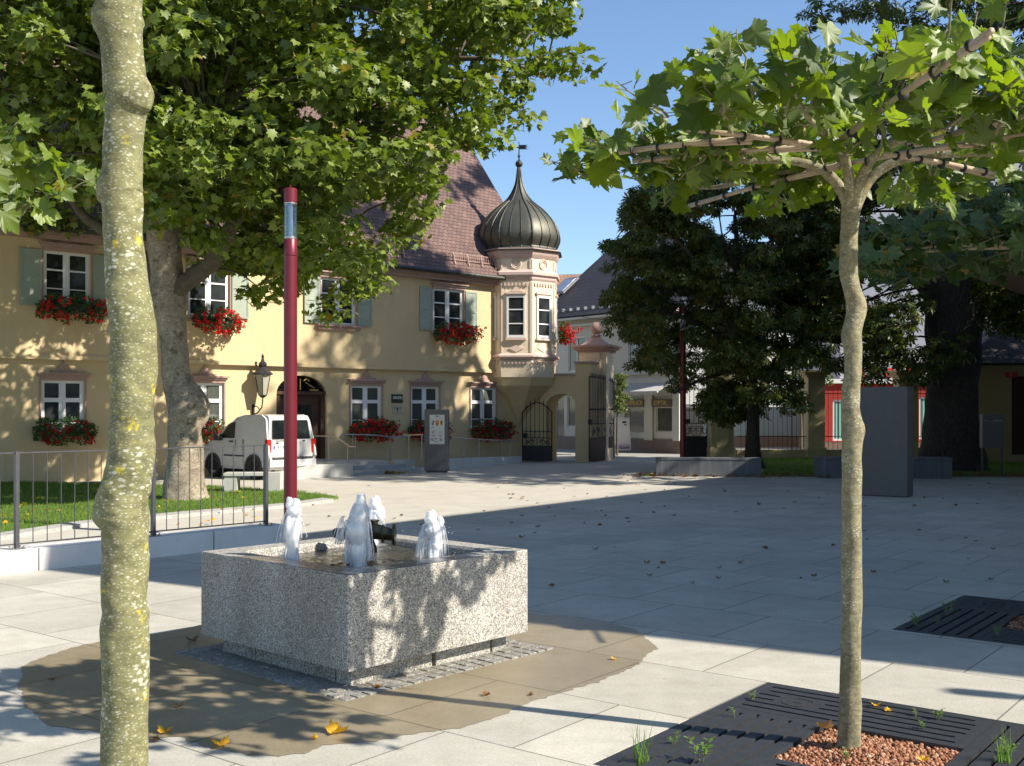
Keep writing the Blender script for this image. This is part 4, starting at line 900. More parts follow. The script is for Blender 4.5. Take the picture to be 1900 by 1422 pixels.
def gate_leaf(t, w_, h_, archh, lockside=1, solid=.62):
    """wrought iron leaf: local x 0..w_, z up; bars, spear tips, collars, scroll band, solid foot panel"""
    top = lambda x: h_ + archh*math.sin(math.pi*min(max(x/w_, 0), 1)) if archh >= 0 else h_+archh*((x/w_)**2)
    MB().box(.0, w_, -.02, .02, .04, .04+solid).build('foot_panel', M['iron'], t)
    m = MB(); m.bar((.015, 0, .04), (.015, 0, top(0)+.03), .035); m.bar((w_-.015, 0, .04), (w_-.015, 0, top(w_)+.03), .035)
    m.tube([(w_*i/14, 0, top(w_*i/14)) for i in range(15)], .02, 5); zb_ = .04+solid; zc = zb_+h_*.17; zd_ = h_*.62
    for z in (zb_+.01, zc, zd_): m.bar((.03, 0, z), (w_-.03, 0, z), .025)
    m.build('frame', M['iron'], t)
    n = int(w_/.15); m = MB()
    for i in range(1, n):
        x = w_*i/n; m.tube([(x, 0, zc), (x, 0, top(x)+.10)], .011, 5); m.sphere((x, 0, zd_), .03, 6, (1,1,1.4)); m.sphere((x, 0, top(x)+.02), .028, 6); m.sphere((x, 0, zc), .026, 6)
        m.lathe([(.022, top(x)+.06), (.002, top(x)+.15)], 6, (x, 0))
    m.build('bars', M['iron'], t); m = MB(); c = w_/2; zm = (zb_+zc)/2; hh2 = (zc-zb_)/2
    m.tube([(c, 0, zb_), (c, 0, zc)], .012, 5)
    for q in (-1, 1):
        m.tube(spiral(c+q*w_*.14, zm+hh2*.1, hh2*.5, .02, R(90)-q*R(90), 1.5*q, 0), .013, 5)
        m.tube(spiral(c+q*w_*.34, zm-hh2*.2, hh2*.55, .03, R(90)+q*R(90), -1.4*q, 0), .013, 5)
        m.tube([(c+q*w_*(.02+.4*i/8), 0, zb_+(zc-zb_)*(i/8)**1.6) for i in range(9)], .013, 5)
        m.tube([(c+q*w_*(.46-.3*i/8), 0, zb_+(zc-zb_)*(i/8)**1.4) for i in range(9)], .011, 5)
    m.build('scrollwork', M['iron'], t)
    x = w_-.1 if lockside > 0 else .1; MB().bev(x-.09, x+.09, -.05, .05, zc-.02, zc+.16, .006).build('lock_box', M['iron'], t)
p = G(969, 859); gt = thing('iron_gate', 'open arched wrought iron pedestrian gate leaning back to the wall left of the passage', 'gate', (p.x, 38.75, 0), R(-19), 'wrought iron gate leaves')
gate_leaf(gt, (1026-969)/FX*gwy*1.03, zg(766), .36, -1, .52)
Hn = Vector((3.78, 40.35, 0)); Fr = Vector((2.70, 38.12, 0)); d = Hn-Fr; gt = thing('iron_gate', 'tall open carriage gate leaf in front of the ball topped pier', 'gate', tuple(Fr), math.atan2(d.y, d.x), 'wrought iron gate leaves')
gate_leaf(gt, d.length, zg(700, 38.6), -.12, -1, .80)
gl = thing('iron_gate', 'far carriage gate leaf right of the distant lamp, half hidden by leaves', 'gate', (6.45, 40.6, 0), R(5), 'wrought iron gate leaves'); gate_leaf(gl, .85, 2.95, 0, -1, .80)
def pier(label, c, rz, w_, h_, mat, ball=False, bands=False, group=None):
    t = thing('gate_pier', label, 'pier', (*c, 0), rz, group); hw_ = w_/2
    m = MB(); m.bev(-hw_, hw_, -hw_, hw_, -.05, h_, .015); m.bev(-hw_-.05, hw_+.05, -hw_-.05, hw_+.05, -.05, .45, .02)
    if bands:
        for i in range(1, int(h_/.36)): m.box(-hw_-.004, hw_+.004, -hw_-.004, hw_+.004, i*.36, i*.36+.012)
    else: m.bev(-hw_*.55, hw_*.55, -hw_-.07, hw_+.07, .45, h_-.02, .01)
    m.build('shaft', mat, t)
    m = MB(); z = h_
    for e, a, b in ((.06, 0, .08), (.16, .082, .17), (.24, .172, .26)): m.bev(-hw_-e, hw_+e, -hw_-e, hw_+e, z+a, z+b, .012)
    k = m.build('cap', M['pink'] if ball else mat, t)
    if ball:
        m = MB(); n = 8; hp = .42
        vs = []; 
        for i in range(n+1):
            u_ = i/n; q = (hw_+.08)*(1-u_)**1.7*.80+.12; vs.append((q, z+.242+hp*u_))
        m.lathe([(q*1.25, zz_) for q, zz_ in vs], 4, (0, 0), R(45)); m.build('cap_roof', M['pink'], t)
        m = MB(); m.lathe([(.2, z+.62), (.14, z+.66), (.10, z+.70)], 16); m.sphere((0, 0, z+.90), .235, 16); m.build('stone_ball', M['pink'], t, smooth=True)
    return t
pier('tall yellow gate pier topped with a stone ball', (3.12, 40.2), R(-20), 1.05, zg(655, 40.2), M['yellow_t'], True)
pier('plain tan gate pier behind the chestnut leaves', (7.75, 40.6), R(3), .85, 3.4, M['tan'], False, group='piers of the garden fence')
for px, w_, lab in ((1511, .62, 'banded tan fence pier left of the red shop front'), (1680, .72, 'banded tan fence pier rising behind the monolith')):
    y = 40.6; pier(lab, ((px-CX)/FX*y, y), 0, w_, 3.05, M['tan'], False, True, 'piers of the garden fence')
def iron_fence(label, px0, px1, y=40.6):
    a, b = (px0-CX)/FX*y, (px1-CX)/FX*y; t = thing('iron_fence', label, 'fence', (a, y, 0), 0, 'iron fence bays on the low tan wall'); L = b-a
    MB().box(.0, L, -.2, .2, -.05, .36).build('plinth_wall', M['tan'], t); m = MB()
    for z in (.85, 2.45): m.bar((0, 0, z), (L, 0, z), .03)
    m.build('rail', M['iron'], t); n = int(L/.17); m = MB()
    for i in range(1, n):
        x = L*i/n; w_ = .035 if i % 8 == 4 else .014; m.tube([(x, 0, .36), (x, 0, 2.6)], w_/1.6, 5); m.lathe([(.022, 2.6), (.002, 2.72)], 5, (x, 0))
    m.build('bars', M['iron'], t)
iron_fence('iron fence bay between the plain pier and the left banded pier', 1366, 1495); iron_fence('iron fence bay between the banded piers behind the monolith', 1528, 1660); iron_fence('iron fence bay behind the thick chestnut trunk', 1699, 1812)

# ------------------------------------------------------------ pavilion
pv = thing('pavilion', 'small tan gate pavilion with dark hipped tile roof and red lamp', 'pavilion', ((1808-CX)/FX*37.5, 37.5, 0), R(-4))
m = MB(); m.wall(0, 6, -.05, zg(676, 37.5), 0, [(1.25, 1.95, .3, 3.0)], rev=.3); m.box(-.0, .02, .001, 4, -.05, zg(676, 37.5)); m.box(1.0, 2.2, .31, .33, .2, 3.2)
for i in range(1, 9): m.box(-.03, 1.12, -.035, -.001, i*.38-.36, i*.38-.02)
m.build('wall', M['tan'], pv); zr = zg(676, 37.5)
roofplane('roof', [(-.7, -.7, zr), (7, -.7, zr), (4.2, 2, zr+1.9), (2.2, 2, zr+1.9)], M['roof_b'], pv, .08)
roofplane('roof', [(-.7, 4.7, zr), (-.7, -.7, zr), (2.2, 2, zr+1.9), (2.2, 2.01, zr+1.9)], M['roof_b'], pv, .08)
MB().box(1.22, 1.98, .22, .28, .3, 3.0).build('door', M['door'], pv)
m = MB(); m.lathe([(.0001, 2.93), (.18, 2.95), (.19, 3.12), (.0001, 3.16)], 14, (1.16, -.22)); m.box(1.14, 1.18, -.1, .0, 3.0, 3.05); m.build('red_lamp', pm('red_lamp_housing', (.55,.01,.02), None, 3, .3), pv)

# ------------------------------------------------------------ street behind the gate
FS_ = Frame((1150-CX)/FX*48, 48, math.atan2(-.774, .633)); 
def ssx(px, off=0): return FS_.hit(px, off)[0]
def ssz(px, py, off=0): return FS_.sz(px, py, off)[1]
sh = thing('shop_building', 'cream two storey shop building with awning and dark tiled roof behind the gate', 'building', (FS_.o[0], FS_.o[1], 0), FS_.a)
xl, xr = ssx(1030)-1.5, ssx(1264); zev = 6.1
sw = [(ssx(1165), ssx(1195), ssz(1180, 804), ssz(1180, 757)), (ssx(1217), ssx(1247), ssz(1232, 802), ssz(1232, 755))]
x1058 = ssx(1058); sw2 = [(x1058-.2, x1058+1.0, 1.05, 2.45), (ssx(1044)-.5, ssx(1044)+.1, .1, 2.5)]
uw = [(ssx(1166), ssx(1190), 3.95, 5.35), (ssx(1216), ssx(1238), 3.95, 5.35), (ssx(1063)-.3, ssx(1063)+.8, 3.6, 5.2), (ssx(1098), ssx(1114), 3.8, 5.2)]
m = MB(); m.wall(xl, xr, -.05, zev, 0, sw+sw2+uw, rev=.25); m.add([(xr, 0, -.05), (xr-6.2, 6.9, -.05), (xr-6.2, 6.9, zev), (xr, 0, zev), (xl, 0, -.05), (xl, 6.9, -.05), (xl, 6.9, zev), (xl, 0, zev)], [(0,1,2,3),(5,4,7,6)]); m.build('wall', M['cream'], sh)
m = MB(); m.box(xl+.05, xr-.7, .6, .62, 0, zev); m.build('dark_interior', M['black'], sh)
for h in sw+sw2+uw:
    f = MB(); e = .05; f.box(h[0], h[0]+e, .05, .1, h[2], h[3]); f.box(h[1]-e, h[1], .05, .1, h[2], h[3]); f.box(h[0]+e, h[1]-e, .05, .1, h[2], h[2]+e); f.box(h[0]+e, h[1]-e, .05, .1, h[3]-e, h[3])
    if h in uw: f.box((h[0]+h[1])/2-.03, (h[0]+h[1])/2+.03, .04, .09, h[2]+e, h[3]-e)
    o = f.build('window', M['white'] if h in uw else M['cream'], sh); MB().box(h[0]+.03, h[1]-.03, .075, .08, h[2]+.03, h[3]-.03).build('pane', M['glass_b'] if h in uw else M['glass'], o)
m = MB(); zbse = ssz(1232, 815)
m.box(xl, xr, -.05, -.001, -.05, zbse); m.build('granite_base', M['base'], sh)
for a, b in ((1150, 1162), (1198, 1213), (1251, 1263)): MB().box(ssx(a), ssx(b), -.10, -.051, zbse*.9, 2.55).build('pilaster', M['cream'], sh)
m = MB(); m.box(xl, xr, -.08, -.001, 3.0, 3.2); m.box(xl, xr, -.14, -.001, 3.35, 3.45); m.box(xl, xr, -.25, -.001, zev-.45, zev-.35); m.box(xl, xr, -.4, -.001, zev-.15, zev); m.build('mouldings', M['cream'], sh)
for a, b, txt in ((1160, 1198, 'SCHMUCK'), (1213, 1249, 'OPTIK'), (0, 0, 'SCHMUCK')):
    if a == 0: xa, xb, za = x1058-.5, x1058+1.3, 2.62
    else: xa, xb, za = ssx(a), ssx(b), ssz((a+b)/2, 751)
    s_ = MB().bev(xa, xb, -.16, -.101, za-.10, za+.24, .01).build('sign_board', M['sign_br'], sh); text_mesh(txt, .26, TXM((xa+xb)/2, -.165, za+.07), M['gold'], 'sign_lettering', s_)
# awning
aw0, aw1 = ssx(1150, -1.0)-1.0, ssx(1262)-.2; m = MB(); n = 10
za1 = 3.0
for i in range(n):
    a = aw0+(aw1-aw0)*i/n; b = aw0+(aw1-aw0)*(i+1)/n; z1_ = 2.58
    m.add([(a, -.1, za1), (b, -.1, za1), (b, -1.15, z1_), (a, -1.15, z1_), (a, -1.15, z1_-.12), (b, -1.15, z1_-.12)], [(0,3,2,1), (3,4,5,2)])
m.tube([(aw0, -1.15, 2.58), (aw1, -1.15, 2.58)], .04, 6); m.build('awning', M['awning'], sh)
# its roof
ez = zev+.02; rz_ = ez+5.2; ry = 5.2/.80
roofplane('roof', [(xl+.3, -.45, ez), (xr+.5, -.45, ez), (xr-6.2, ry, rz_), (xl+.3, ry, rz_)], M['roof_d'], sh, .1)
m = MB(); m.prism([(0, ez), (2*ry, ez), (ry, rz_-.2)], .02, Matrix.Translation((xl+.5, 0, 0)) @ Matrix.Rotation(R(90), 4, 'Z')); m.build('gable', M['cream'], sh)
for px, py in ((1066, 562), (1213, 533)):
    x = ssx(px, 2.2); yy = 1.6; zz2 = ez+(yy+.45)*.79+.1; Mx = Matrix.Translation((x, yy, zz2)) @ Matrix.Rotation(math.atan(.79), 4, 'X')
    f = MB().box(-.45, .45, -.65, .65, 0, .10, Mx).build('roof_window', M['steel'], sh); MB().box(-.36, .36, -.55, .55, .101, .11, Mx).build('pane', pm('sky_lit_glass', (.5,.55,.6), None, 3, .05, .6), f)
m = MB()
for i in range(14): m.box(xl+.6+i*.5, xl+.68+i*.5, -.1, .02, ez+.28, ez+.42)
m.build('snow_stops', M['steel'], sh)
rh = thing('red_roof_house', 'small house with reddish tiled roof peeking out right of the oriel', 'house', (1.2, 72, 0), R(-10))
m = MB(); m.box(-4, 4, 0, 8, 0, 7.2); m.build('wall', M['cream'], rh); roofplane('roof', [(-4.3, -.4, 7.1), (4.3, -.4, 7.1), (4.3, 4, 11.2), (-4.3, 4, 11.2)], M['roof_r'], rh)
# A-board
p = G(1158, 839); ab = thing('pavement_sign', 'white A board with faded poster on the pavement outside the gate', 'sign', (p.x-.2, 46.5, 0), R(14))
Ml = Matrix.Rotation(R(-8), 4, 'X'); MB().bev(-.44, .44, 0, .04, .10, 1.52, .01, Ml).build('board_frame', M['white'], ab)
o = MB().box(-.39, .39, -.006, -.001, .17, 1.45, Ml).build('poster', M['poster'], ab)
m = MB(); m.box(.10, .28, -.012, -.0065, 1.28, 1.36, Ml); m.box(.16, .3, -.012, -.0065, 1.18, 1.22, Ml); m.build('poster_mark', M['ink'], ab)
m = MB(); m.bar((-.36, 0, 0), (-.36, .0, .12), .03); m.bar((.36, 0, 0), (.36, 0, .12), .03); m.bar((-.36, .5, .0), (-.36, .2, 1.3), .03); m.bar((.36, .5, 0), (.36, .2, 1.3), .03); m.build('stand', M['steel'], ab)
# pale hall, wall, red shop
hb = thing('white_hall', 'sunlit white building far behind the fence', 'building', (8.5, 66, 0), R(-6))
m = MB(); m.wall(0, 14, 0, 8.5, 0, [(1+2.4*i, 2+2.4*i, 4.5, 6.2) for i in range(5)], rev=.2); m.box(0, .02, 0, 8, 0, 8.5); m.build('wall', M['whitew'], hb)
MB().box(.5, 13.5, .21, .23, 4, 6.6).build('window_glass', M['glass'], hb)
roofplane('roof', [(-.4, -.4, 8.5), (14.4, -.4, 8.5), (14.4, 5, 12.5), (-.4, 5, 12.5)], M['roof_d'], hb)
bw = thing('boundary_wall', 'long rendered wall with shade tinted into its colour and a brown base across the street', 'wall', (9.4, 53.5, 0), R(-3))
MB().bev(0, 5.7, 0, .2, .55, 1.98, .01).build('wall_panel', M['shade_blue'], bw); MB().box(0, 5.7, -.02, .22, -.02, .55).build('wall_base', M['base'], bw)
gd = thing('garage_door', 'grey slatted roller shutter beside the shade tinted wall', 'roller door', (7.6, 54.4, 0), R(-3)); m = MB()
for i in range(14): m.box(0, 2.9, -.02 if i % 2 else 0, .05, i*.14, i*.14+.138)
m.build('shutter_slats', pm('grey_slats', (.28,.27,.25), (.22,.21,.2), 3, .6), gd); MB().box(-.1, 3.0, -.05, .1, 1.97, 2.1).build('lintel', M['conc_white'], gd)
yb = 50.0; xb0 = (1528-CX)/FX*yb; bk = thing('bank_building', 'lavender grey building with red ground floor panels and red roof edge letters', 'building', (xb0, yb, 0), R(-2))
def bx(px): return (px-1528)/FX*yb
def bz(py): return H+(CY-py)*yb/FX
uwb = [(bx(1602), bx(1668), bz(676), bz(614)), (bx(1816), bx(1852), bz(624), bz(594)), (bx(1650), bx(1672), bz(545), bz(505)), (bx(1560), bx(1580), bz(545), bz(505)), (bx(1740), bx(1775), bz(545), bz(505))]
lwb = [(bx(1542), bx(1568), bz(818), bz(742)), (bx(1700), bx(1746), bz(815), bz(737)), (bx(1787), bx(1812), bz(818), bz(739)), (bx(1600), bx(1640), bz(818), bz(742))]
m = MB(); m.wall(bx(1558), bx(2100), bz(705), 15, 0, uwb, rev=.15); m.box(bx(1558), bx(1558)+.02, 0, 10, bz(705), 15); m.build('wall', M['greyst'], bk)
m = MB(); m.wall(0, bx(2100), bz(820), bz(712), -.25, lwb, rev=.2); m.build('red_panels', M['redpanel'], bk)
m = MB(); m.box(0, bx(2100), -.24, -.05, -.05, bz(820)); m.build('granite_base', M['base'], bk)
m = MB(); m.box(-.05, bx(2100), -.4, .2, bz(712)+.002, bz(704)); m.build('fascia', M['white'], bk)
MB().box(.1, bx(2090), .21, .23, 0, bz(712)).box(bx(1558)+.05, bx(2090), .21, .23, bz(704), 14).build('dark_interior', M['black'], bk)
MB().box(.02, .06, -.2, 9, 0, bz(713)).build('side_wall', M['redpanel'], bk)
for h in uwb+lwb:
    y0 = .05 if h in uwb else -.2; f = MB(); e = .09; f.box(h[0], h[0]+e, y0, y0+.06, h[2], h[3]); f.box(h[1]-e, h[1], y0, y0+.06, h[2], h[3]); f.box(h[0]+e, h[1]-e, y0, y0+.06, h[2], h[2]+e); f.box(h[0]+e, h[1]-e, y0, y0+.06, h[3]-e, h[3])
    if h in uwb[:2]: f.box((h[0]+h[1])/2-.04, (h[0]+h[1])/2+.04, y0, y0+.05, h[2]+e, h[3]-e)
    o = f.build('window', M['white'], bk); MB().box(h[0]+.05, h[1]-.05, y0+.03, y0+.035, h[2]+.05, h[3]-.05).build('pane', M['glass'] if h in uwb else glassmat('teal_glass', (.05,.09,.08), ((.25,.55,.47), 2)) , o)
f = MB()
for i in range(10): f.box(bx(1606), bx(1664), .03, .045, bz(616)-i*.11-.1, bz(616)-i*.11-.005)
f.build('roller_shutter', M['conc_white'], bk)
f = MB(); x = bx(1597)
for i in range(11):   # roof-edge letters, only fragments of which can be seen between the leaves
    z0, z1 = bz(701), bz(684); w_ = .42
    f.box(x, x+.11, -.18, -.12, z0, z1)
    if i % 3 != 0: f.box(x+.11, x+w_-.05, -.18, -.12, z1-.10, z1)
    if i % 4 in (1, 2): f.box(x+.11, x+w_-.1, -.18, -.12, (z0+z1)/2-.05, (z0+z1)/2+.05)
    if i % 2 == 0 and i: f.box(x+w_-.16, x+w_-.05, -.18, -.12, z0, z1-.101)
    x += w_+.08
f.build('roof_letters', M['redletter'], bk)
# ------------------------------------------------------------ fountain
fo = thing('fountain', 'square speckled granite fountain with foaming jets standing on the wet paving', 'fountain', (*FC, 0), FROT)
hb_ = FS/2; zt_, zb0 = .786, .142
def rsq(h, r, n=6, wob=0):
    L = []
    for cx_, cy_, a0 in ((h-r, h-r, 0), (-h+r, h-r, 90), (-h+r, -h+r, 180), (h-r, -h+r, 270)):
        for i in range(n+1): a = R(a0+90*i/n); L.append((cx_+r*math.cos(a), cy_+r*math.sin(a)))
    return L
outer = rsq(hb_, .012, 2); inner = rsq(.70, .16)
m = MB(); m.plate([outer, inner], zt_)
o2 = rsq(hb_+.004, .016, 2); n = len(outer)
def ring(m, La, za, Lb, zb2, flip=False):
    n = len(La); m.add([(*p, za) for p in La]+[(*p, zb2) for p in Lb], [((i+1) % n, i, i+n, (i+1) % n+n) if not flip else (i, (i+1) % n, (i+1) % n+n, i+n) for i in range(n)])
ring(m, outer, zt_, o2, zt_-.01); ring(m, o2, zt_-.01, o2, zb0); ring(m, inner, zt_, rsq(.685, .16), zt_-.02, True); ring(m, rsq(.685, .16), zt_-.02, rsq(.66, .15), .35, True)
m.plate([rsq(.66, .15)], .35); m.plate([o2], zb0); m.build('basin', M['granite'], fo)
m = MB(); hp = hb_-.12
stones = []
for side in range(4):
    Ms = Matrix.Rotation(R(90)*side, 4, 'Z'); cuts = ((-hp, -.02), (.02, .60), (.602, hp)) if side == 0 else ((-hp, -.35), (-.34, hp-.17))
    for i, (a, b) in enumerate(cuts):
        y0 = -hp+(.0 if i != 2 else .05); MB().bev(a, b if side else b, y0, y0+.16, -.02, zb0-.002, .006, Ms).build('plinth_stone', M['granite_d'] if side != 0 else M['granite'], fo)
MB().box(-hp+.2, hp-.2, -hp+.2, hp-.2, -.02, zb0-.003).build('plinth_core', M['anthra_s'], fo)
m = MB(); nn_ = 40; wv = []; 
for i in range(nn_+1):
    for j in range(nn_+1):
        x = -.675+1.35*i/nn_; y = -.675+1.35*j/nn_; wv.append((x, y, .722+.008*math.sin(9*x+4*y)*math.sin(7*y-3*x)+random.gauss(0, .0025)))
m.add(wv, [(i*(nn_+1)+j, (i+1)*(nn_+1)+j, (i+1)*(nn_+1)+j+1, i*(nn_+1)+j+1) for i in range(nn_) for j in range(nn_)]); m.build('water', M['water'], fo, smooth=True)
# water running over the near corner: wet rim
wr = [(-hb_+.002, -hb_+.002), (.30, -hb_+.002), (.22, -.80), (.12, -.705), (-.54, -.705), (-.66, -.66), (-.705, -.54), (-.705, .25), (-.82, .40), (-hb_+.002, .48)]
m = MB(); m.plate([wr], zt_+.003); m.build('wet_rim', M['granite_wet'], fo)
FMi = FM.inverted()
def jet(px, pyb, pyt, w0, lobes, strands, lab='water_jet', zwat=.73):
    d = (H-zwat)*FX/(pyb-CY); B = Vector(((px-CX)/FX*d, d, zwat)); top = H+(CY-pyt)*d/FX; k = d/FX; loc = FMi @ B
    m = MB(); nn = 28; rings = 34; ph = [random.uniform(0, 6) for _ in range(5)]; vs = []
    for i in range(rings):
        t = i/(rings-1); z = zwat-.01+(top-zwat)*t
        r = w0/2*k*(.66+.42*math.sin(min(t*1.25, 1)*math.pi*.55)+.12*math.sin(t*9+ph[0])); r *= math.sqrt(max(0, 1-max(0, (t-.80)/.2)**2))*.98+.02
        ox = .010*math.sin(t*5+ph[1])
        for j in range(nn):
            a = 2*math.pi*j/nn; q = r*(1+.14*math.sin(3*a+ph[2]+t*6)+.10*math.sin(7*a-ph[3]+t*4)+random.gauss(0, .015)); vs.append((loc.x+ox+q*math.cos(a), loc.y+q*math.sin(a), z))
    m.add(vs, [(i*nn+j, i*nn+(j+1) % nn, (i+1)*nn+(j+1) % nn, (i+1)*nn+j) for i in range(rings-1) for j in range(nn)]+[tuple(range((rings-1)*nn, rings*nn))])
    rt = Vector((math.cos(-FROT), math.sin(-FROT), 0))    # picture-right in the fountain's own axes
    for (dx, py, w_, h_) in lobes:
        c = loc+rt*dx*k; c.z = H+(CY-py)*d/FX; vs = []; q0 = len(m.v); m.sphere(c, 1, 12, (w_/2*k, w_/2*k, h_/2*k))
        for q in range(q0, len(m.v)): v = Vector(m.v[q]); dv = v-c; m.v[q] = tuple(c+dv*(1+.13*math.sin(dv.x*120+dv.z*90)+random.gauss(0, .008)))
    jo = m.build('water_jet', M['foam'], fo, smooth=True)
    m = MB(); fl = [(loc.x+math.cos(R(a))*w0*k*(1.3+random.uniform(-.35, .5)), loc.y+math.sin(R(a))*w0*k*(1.3+random.uniform(-.35, .5))) for a in range(0, 360, 12)]
    fl = [(max(-.665, min(.665, x)), max(-.665, min(.665, y))) for x, y in fl]; m.plate([fl], zwat+.006); m.build('foam_patch', M['spray'], jo)
    m = MB()
    for (dx0, py0, dx1, py1, w_) in strands:
        for q in range(9):
            e = random.uniform(-5, 5); p0 = loc+rt*(dx0+e*.4)*k; p0.z = H+(CY-py0)*d/FX; p1 = loc+rt*(dx1+e*1.5)*k+Vector((random.uniform(-.02,.02), random.uniform(-.02,.02), 0)); p1.z = H+(CY-py1)*d/FX
            pts = [p0.lerp(p1, t/7) for t in range(8)]
            for i, p in enumerate(pts): t = i/7; p.z = p0.z+(p1.z-p0.z)*t*t; p += rt*random.gauss(0, .6)*k
            m.tube(pts, [w_*k*.26*random.uniform(.3, 1) for _ in pts], 6)
    if strands: m.build('falling_water', M['spray'], jo, smooth=True)
    m = MB()
    for i in range(90):
        a = random.uniform(0, 6.28); r = abs(random.gauss(0, .09))+.03; m.sphere((loc.x+r*math.cos(a), loc.y+r*math.sin(a), random.uniform(zwat+.01, top*.98)), random.uniform(.0015, .004), 4)
    m.build('droplets', M['foam'], jo, smooth=True)
jet(544, 1048, 945, 25, [(-6, 934, 15, 26), (6, 936, 19, 24), (2, 950, 28, 30), (0, 975, 26, 40)], [(-8, 950, -20, 1010, 5), (10, 960, 16, 1000, 4), (-5, 990, -14, 1045, 6)])
jet(667, 1056, 925, 26, [(3, 932, 20, 34), (0, 960, 34, 50), (-4, 985, 42, 70)], [(-12, 945, -24, 1045, 9), (10, 945, 22, 1040, 8), (-8, 955, -10, 1050, 12), (8, 955, 10, 1050, 12), (-28, 958, -40, 1010, 4), (-20, 965, -30, 1010, 5)])
jet(692, 1012, 935, 20, [(4, 938, 24, 34), (10, 955, 26, 36), (2, 975, 20, 30)], [(12, 960, 20, 1000, 4)])
jet(806, 1042, 962, 22, [(-6, 964, 24, 34), (12, 968, 12, 24), (-4, 985, 26, 40), (2, 1010, 22, 40)], [(-12, 970, -28, 1035, 6), (-14, 980, -24, 1038, 5), (14, 975, 17, 1035, 5), (8, 975, 10, 1040, 6), (-8, 985, -18, 1038, 4)])
# bronze spout sculpture
sc = MB(); BS = FMi @ Vector(((684-CX)/FX*8.95, 8.95, 0)); rt = Vector((math.cos(-FROT), math.sin(-FROT), 0)); ff = Vector((-rt.y, rt.x, 0)); z = .90
def sp(a, b, h): return BS+rt*a*.85+ff*b*.85+Vector((0, 0, h if h < .7 else .87+(h-.9)*.85))
sc.tube([sp(-.30, 0, z-.02), sp(-.22, 0, z), sp(-.05, 0, z+.03), sp(.08, 0, z+.02), sp(.22, 0, z-.01), sp(.25, 0, z-.01)], [.03, .05, .07, .065, .05, .05], 12)
sc.tube([sp(.235, 0, z-.01), sp(.26, 0, z-.01)], .09, 16); sc.tube([sp(.13, 0, z), sp(.15, 0, z)], .075, 16); sc.tube([sp(-.20, 0, z), sp(-.18, 0, z)], .07, 14)
sc.tube([sp(.05, 0, z), sp(.05, 0, z+.12)], [.03, .035], 10); sc.tube([sp(.05, -.0, z+.12), sp(.05, 0, z+.135)], .045, 12)
for q in (-1, 1): sc.tube([sp(-.04+q*.09, 0, .60), sp(-.04+q*.085, 0, .76), sp(-.04+q*.05, 0, .86), sp(-.04, 0, .89)], [.04, .03, .028, .03], 10)
sc.tube([sp(-.25, -.1, z-.03), sp(-.27, .1, z+.01)], [.03, .035], 8); sc.sphere(sp(-.31, .04, z), .045, 10); sc.tube([sp(.02, -.12, z-.05), sp(0, 0, z), sp(.02, .14, z-.02)], [.02, .04, .02], 8)
sc.build('bronze_spout', M['bronze'], fo, smooth=True, angle=R(50))

# ------------------------------------------------------------ white van
A = Vector((-6.42, 28.6, 0)); D = Vector((-.76, .65, 0)); Wv = Vector((.65, .76, 0)); vw = 1.60
vo = A+Wv*vw/2; van = thing('van', 'white delivery van parked facing the wall beside the arched door', 'van', (vo.x, vo.y, 0), math.atan2(D.y, D.x))
hwv = vw/2
prof = [(.02,.27),(-.03,.34),(-.03,.56),(.02,.60),(.03,1.02),(.10,1.60),(.17,1.70),(.40,1.735),(1.2,1.72),(1.55,1.65),(1.85,1.46),(2.25,1.10),(2.5,1.02),(2.85,.92),(2.98,.70),(3.0,.35),(2.95,.25)]
bm = bmesh.new(); va = [bm.verts.new((x, -hwv, z)) for x, z in prof]; vb = [bm.verts.new((x, hwv, z)) for x, z in prof]; n = len(prof)
fa = bm.faces.new(va); fb = bm.faces.new(vb[::-1])
for i in range(n): bm.faces.new((va[(i+1) % n], va[i], vb[i], vb[(i+1) % n]))
bmesh.ops.bevel(bm, geom=[e for e in fa.edges]+[e for e in fb.edges], offset=.07, segments=4, affect='EDGES', clamp_overlap=True)
def tum(z): return 1-.11*max(0, z-.95)/.78
for v in bm.verts: v.co.y *= tum(v.co.z)
me = bpy.data.meshes.new('body'); bmesh.ops.recalc_face_normals(bm, faces=bm.faces[:]); bm.to_mesh(me); bm.free(); me.materials.append(M['van'])
for p_ in me.polygons: p_.use_smooth = True
me.set_sharp_from_angle(angle=R(32)); bo = bpy.data.objects.new('body', me); COL.objects.link(bo); bo.parent = van
def rx(z): return .03+(z-1.02)*.1207 if z > 1.02 else .025
def rearpanel(name, y0, y1, z0, z1, mat, off=.012, par=van, th_=.02):
    m = MB(); c = .03
    q = [(y0+c, z0), (y1-c, z0), (y1, z0+c), (y1, z1-c), (y1-c, z1), (y0+c, z1), (y0, z1-c), (y0, z0+c)]
    m.add([(rx(z)-off, y*tum(z), z) for y, z in q]+[(rx(z)+th_, y*tum(z), z) for y, z in q], [tuple(range(8)), tuple(range(15, 7, -1))]+[((i+1) % 8, i, i+8, (i+1) % 8+8) for i in range(8)])
    return m.build(name, mat, par)
rearpanel('rear_window_rubber', -.66, .66, 1.07, 1.59, M['plastic'], .006); rearpanel('rear_window', -.63, .63, 1.09, 1.57, M['glass_v'], .012)
for s_ in (-1, 1): rearpanel('tail_lamp', s_*.68 if s_ < 0 else .68, (s_*.68+.0 if s_ < 0 else .68)+(.105 if s_ > 0 else -.105), .70, 1.08, M['lampred'], .02, th_=.10) if s_ > 0 else rearpanel('tail_lamp', -.785, -.68, .70, 1.08, M['lampred'], .02, th_=.10)
for s_ in (-1, 1):
    ya, yb_ = sorted((s_*(hwv-.02), s_*(hwv+.008))); MB().bev(-.0, .11, ya, yb_, .70, 1.08, .006).build('tail_lamp', M['lampred'], van)
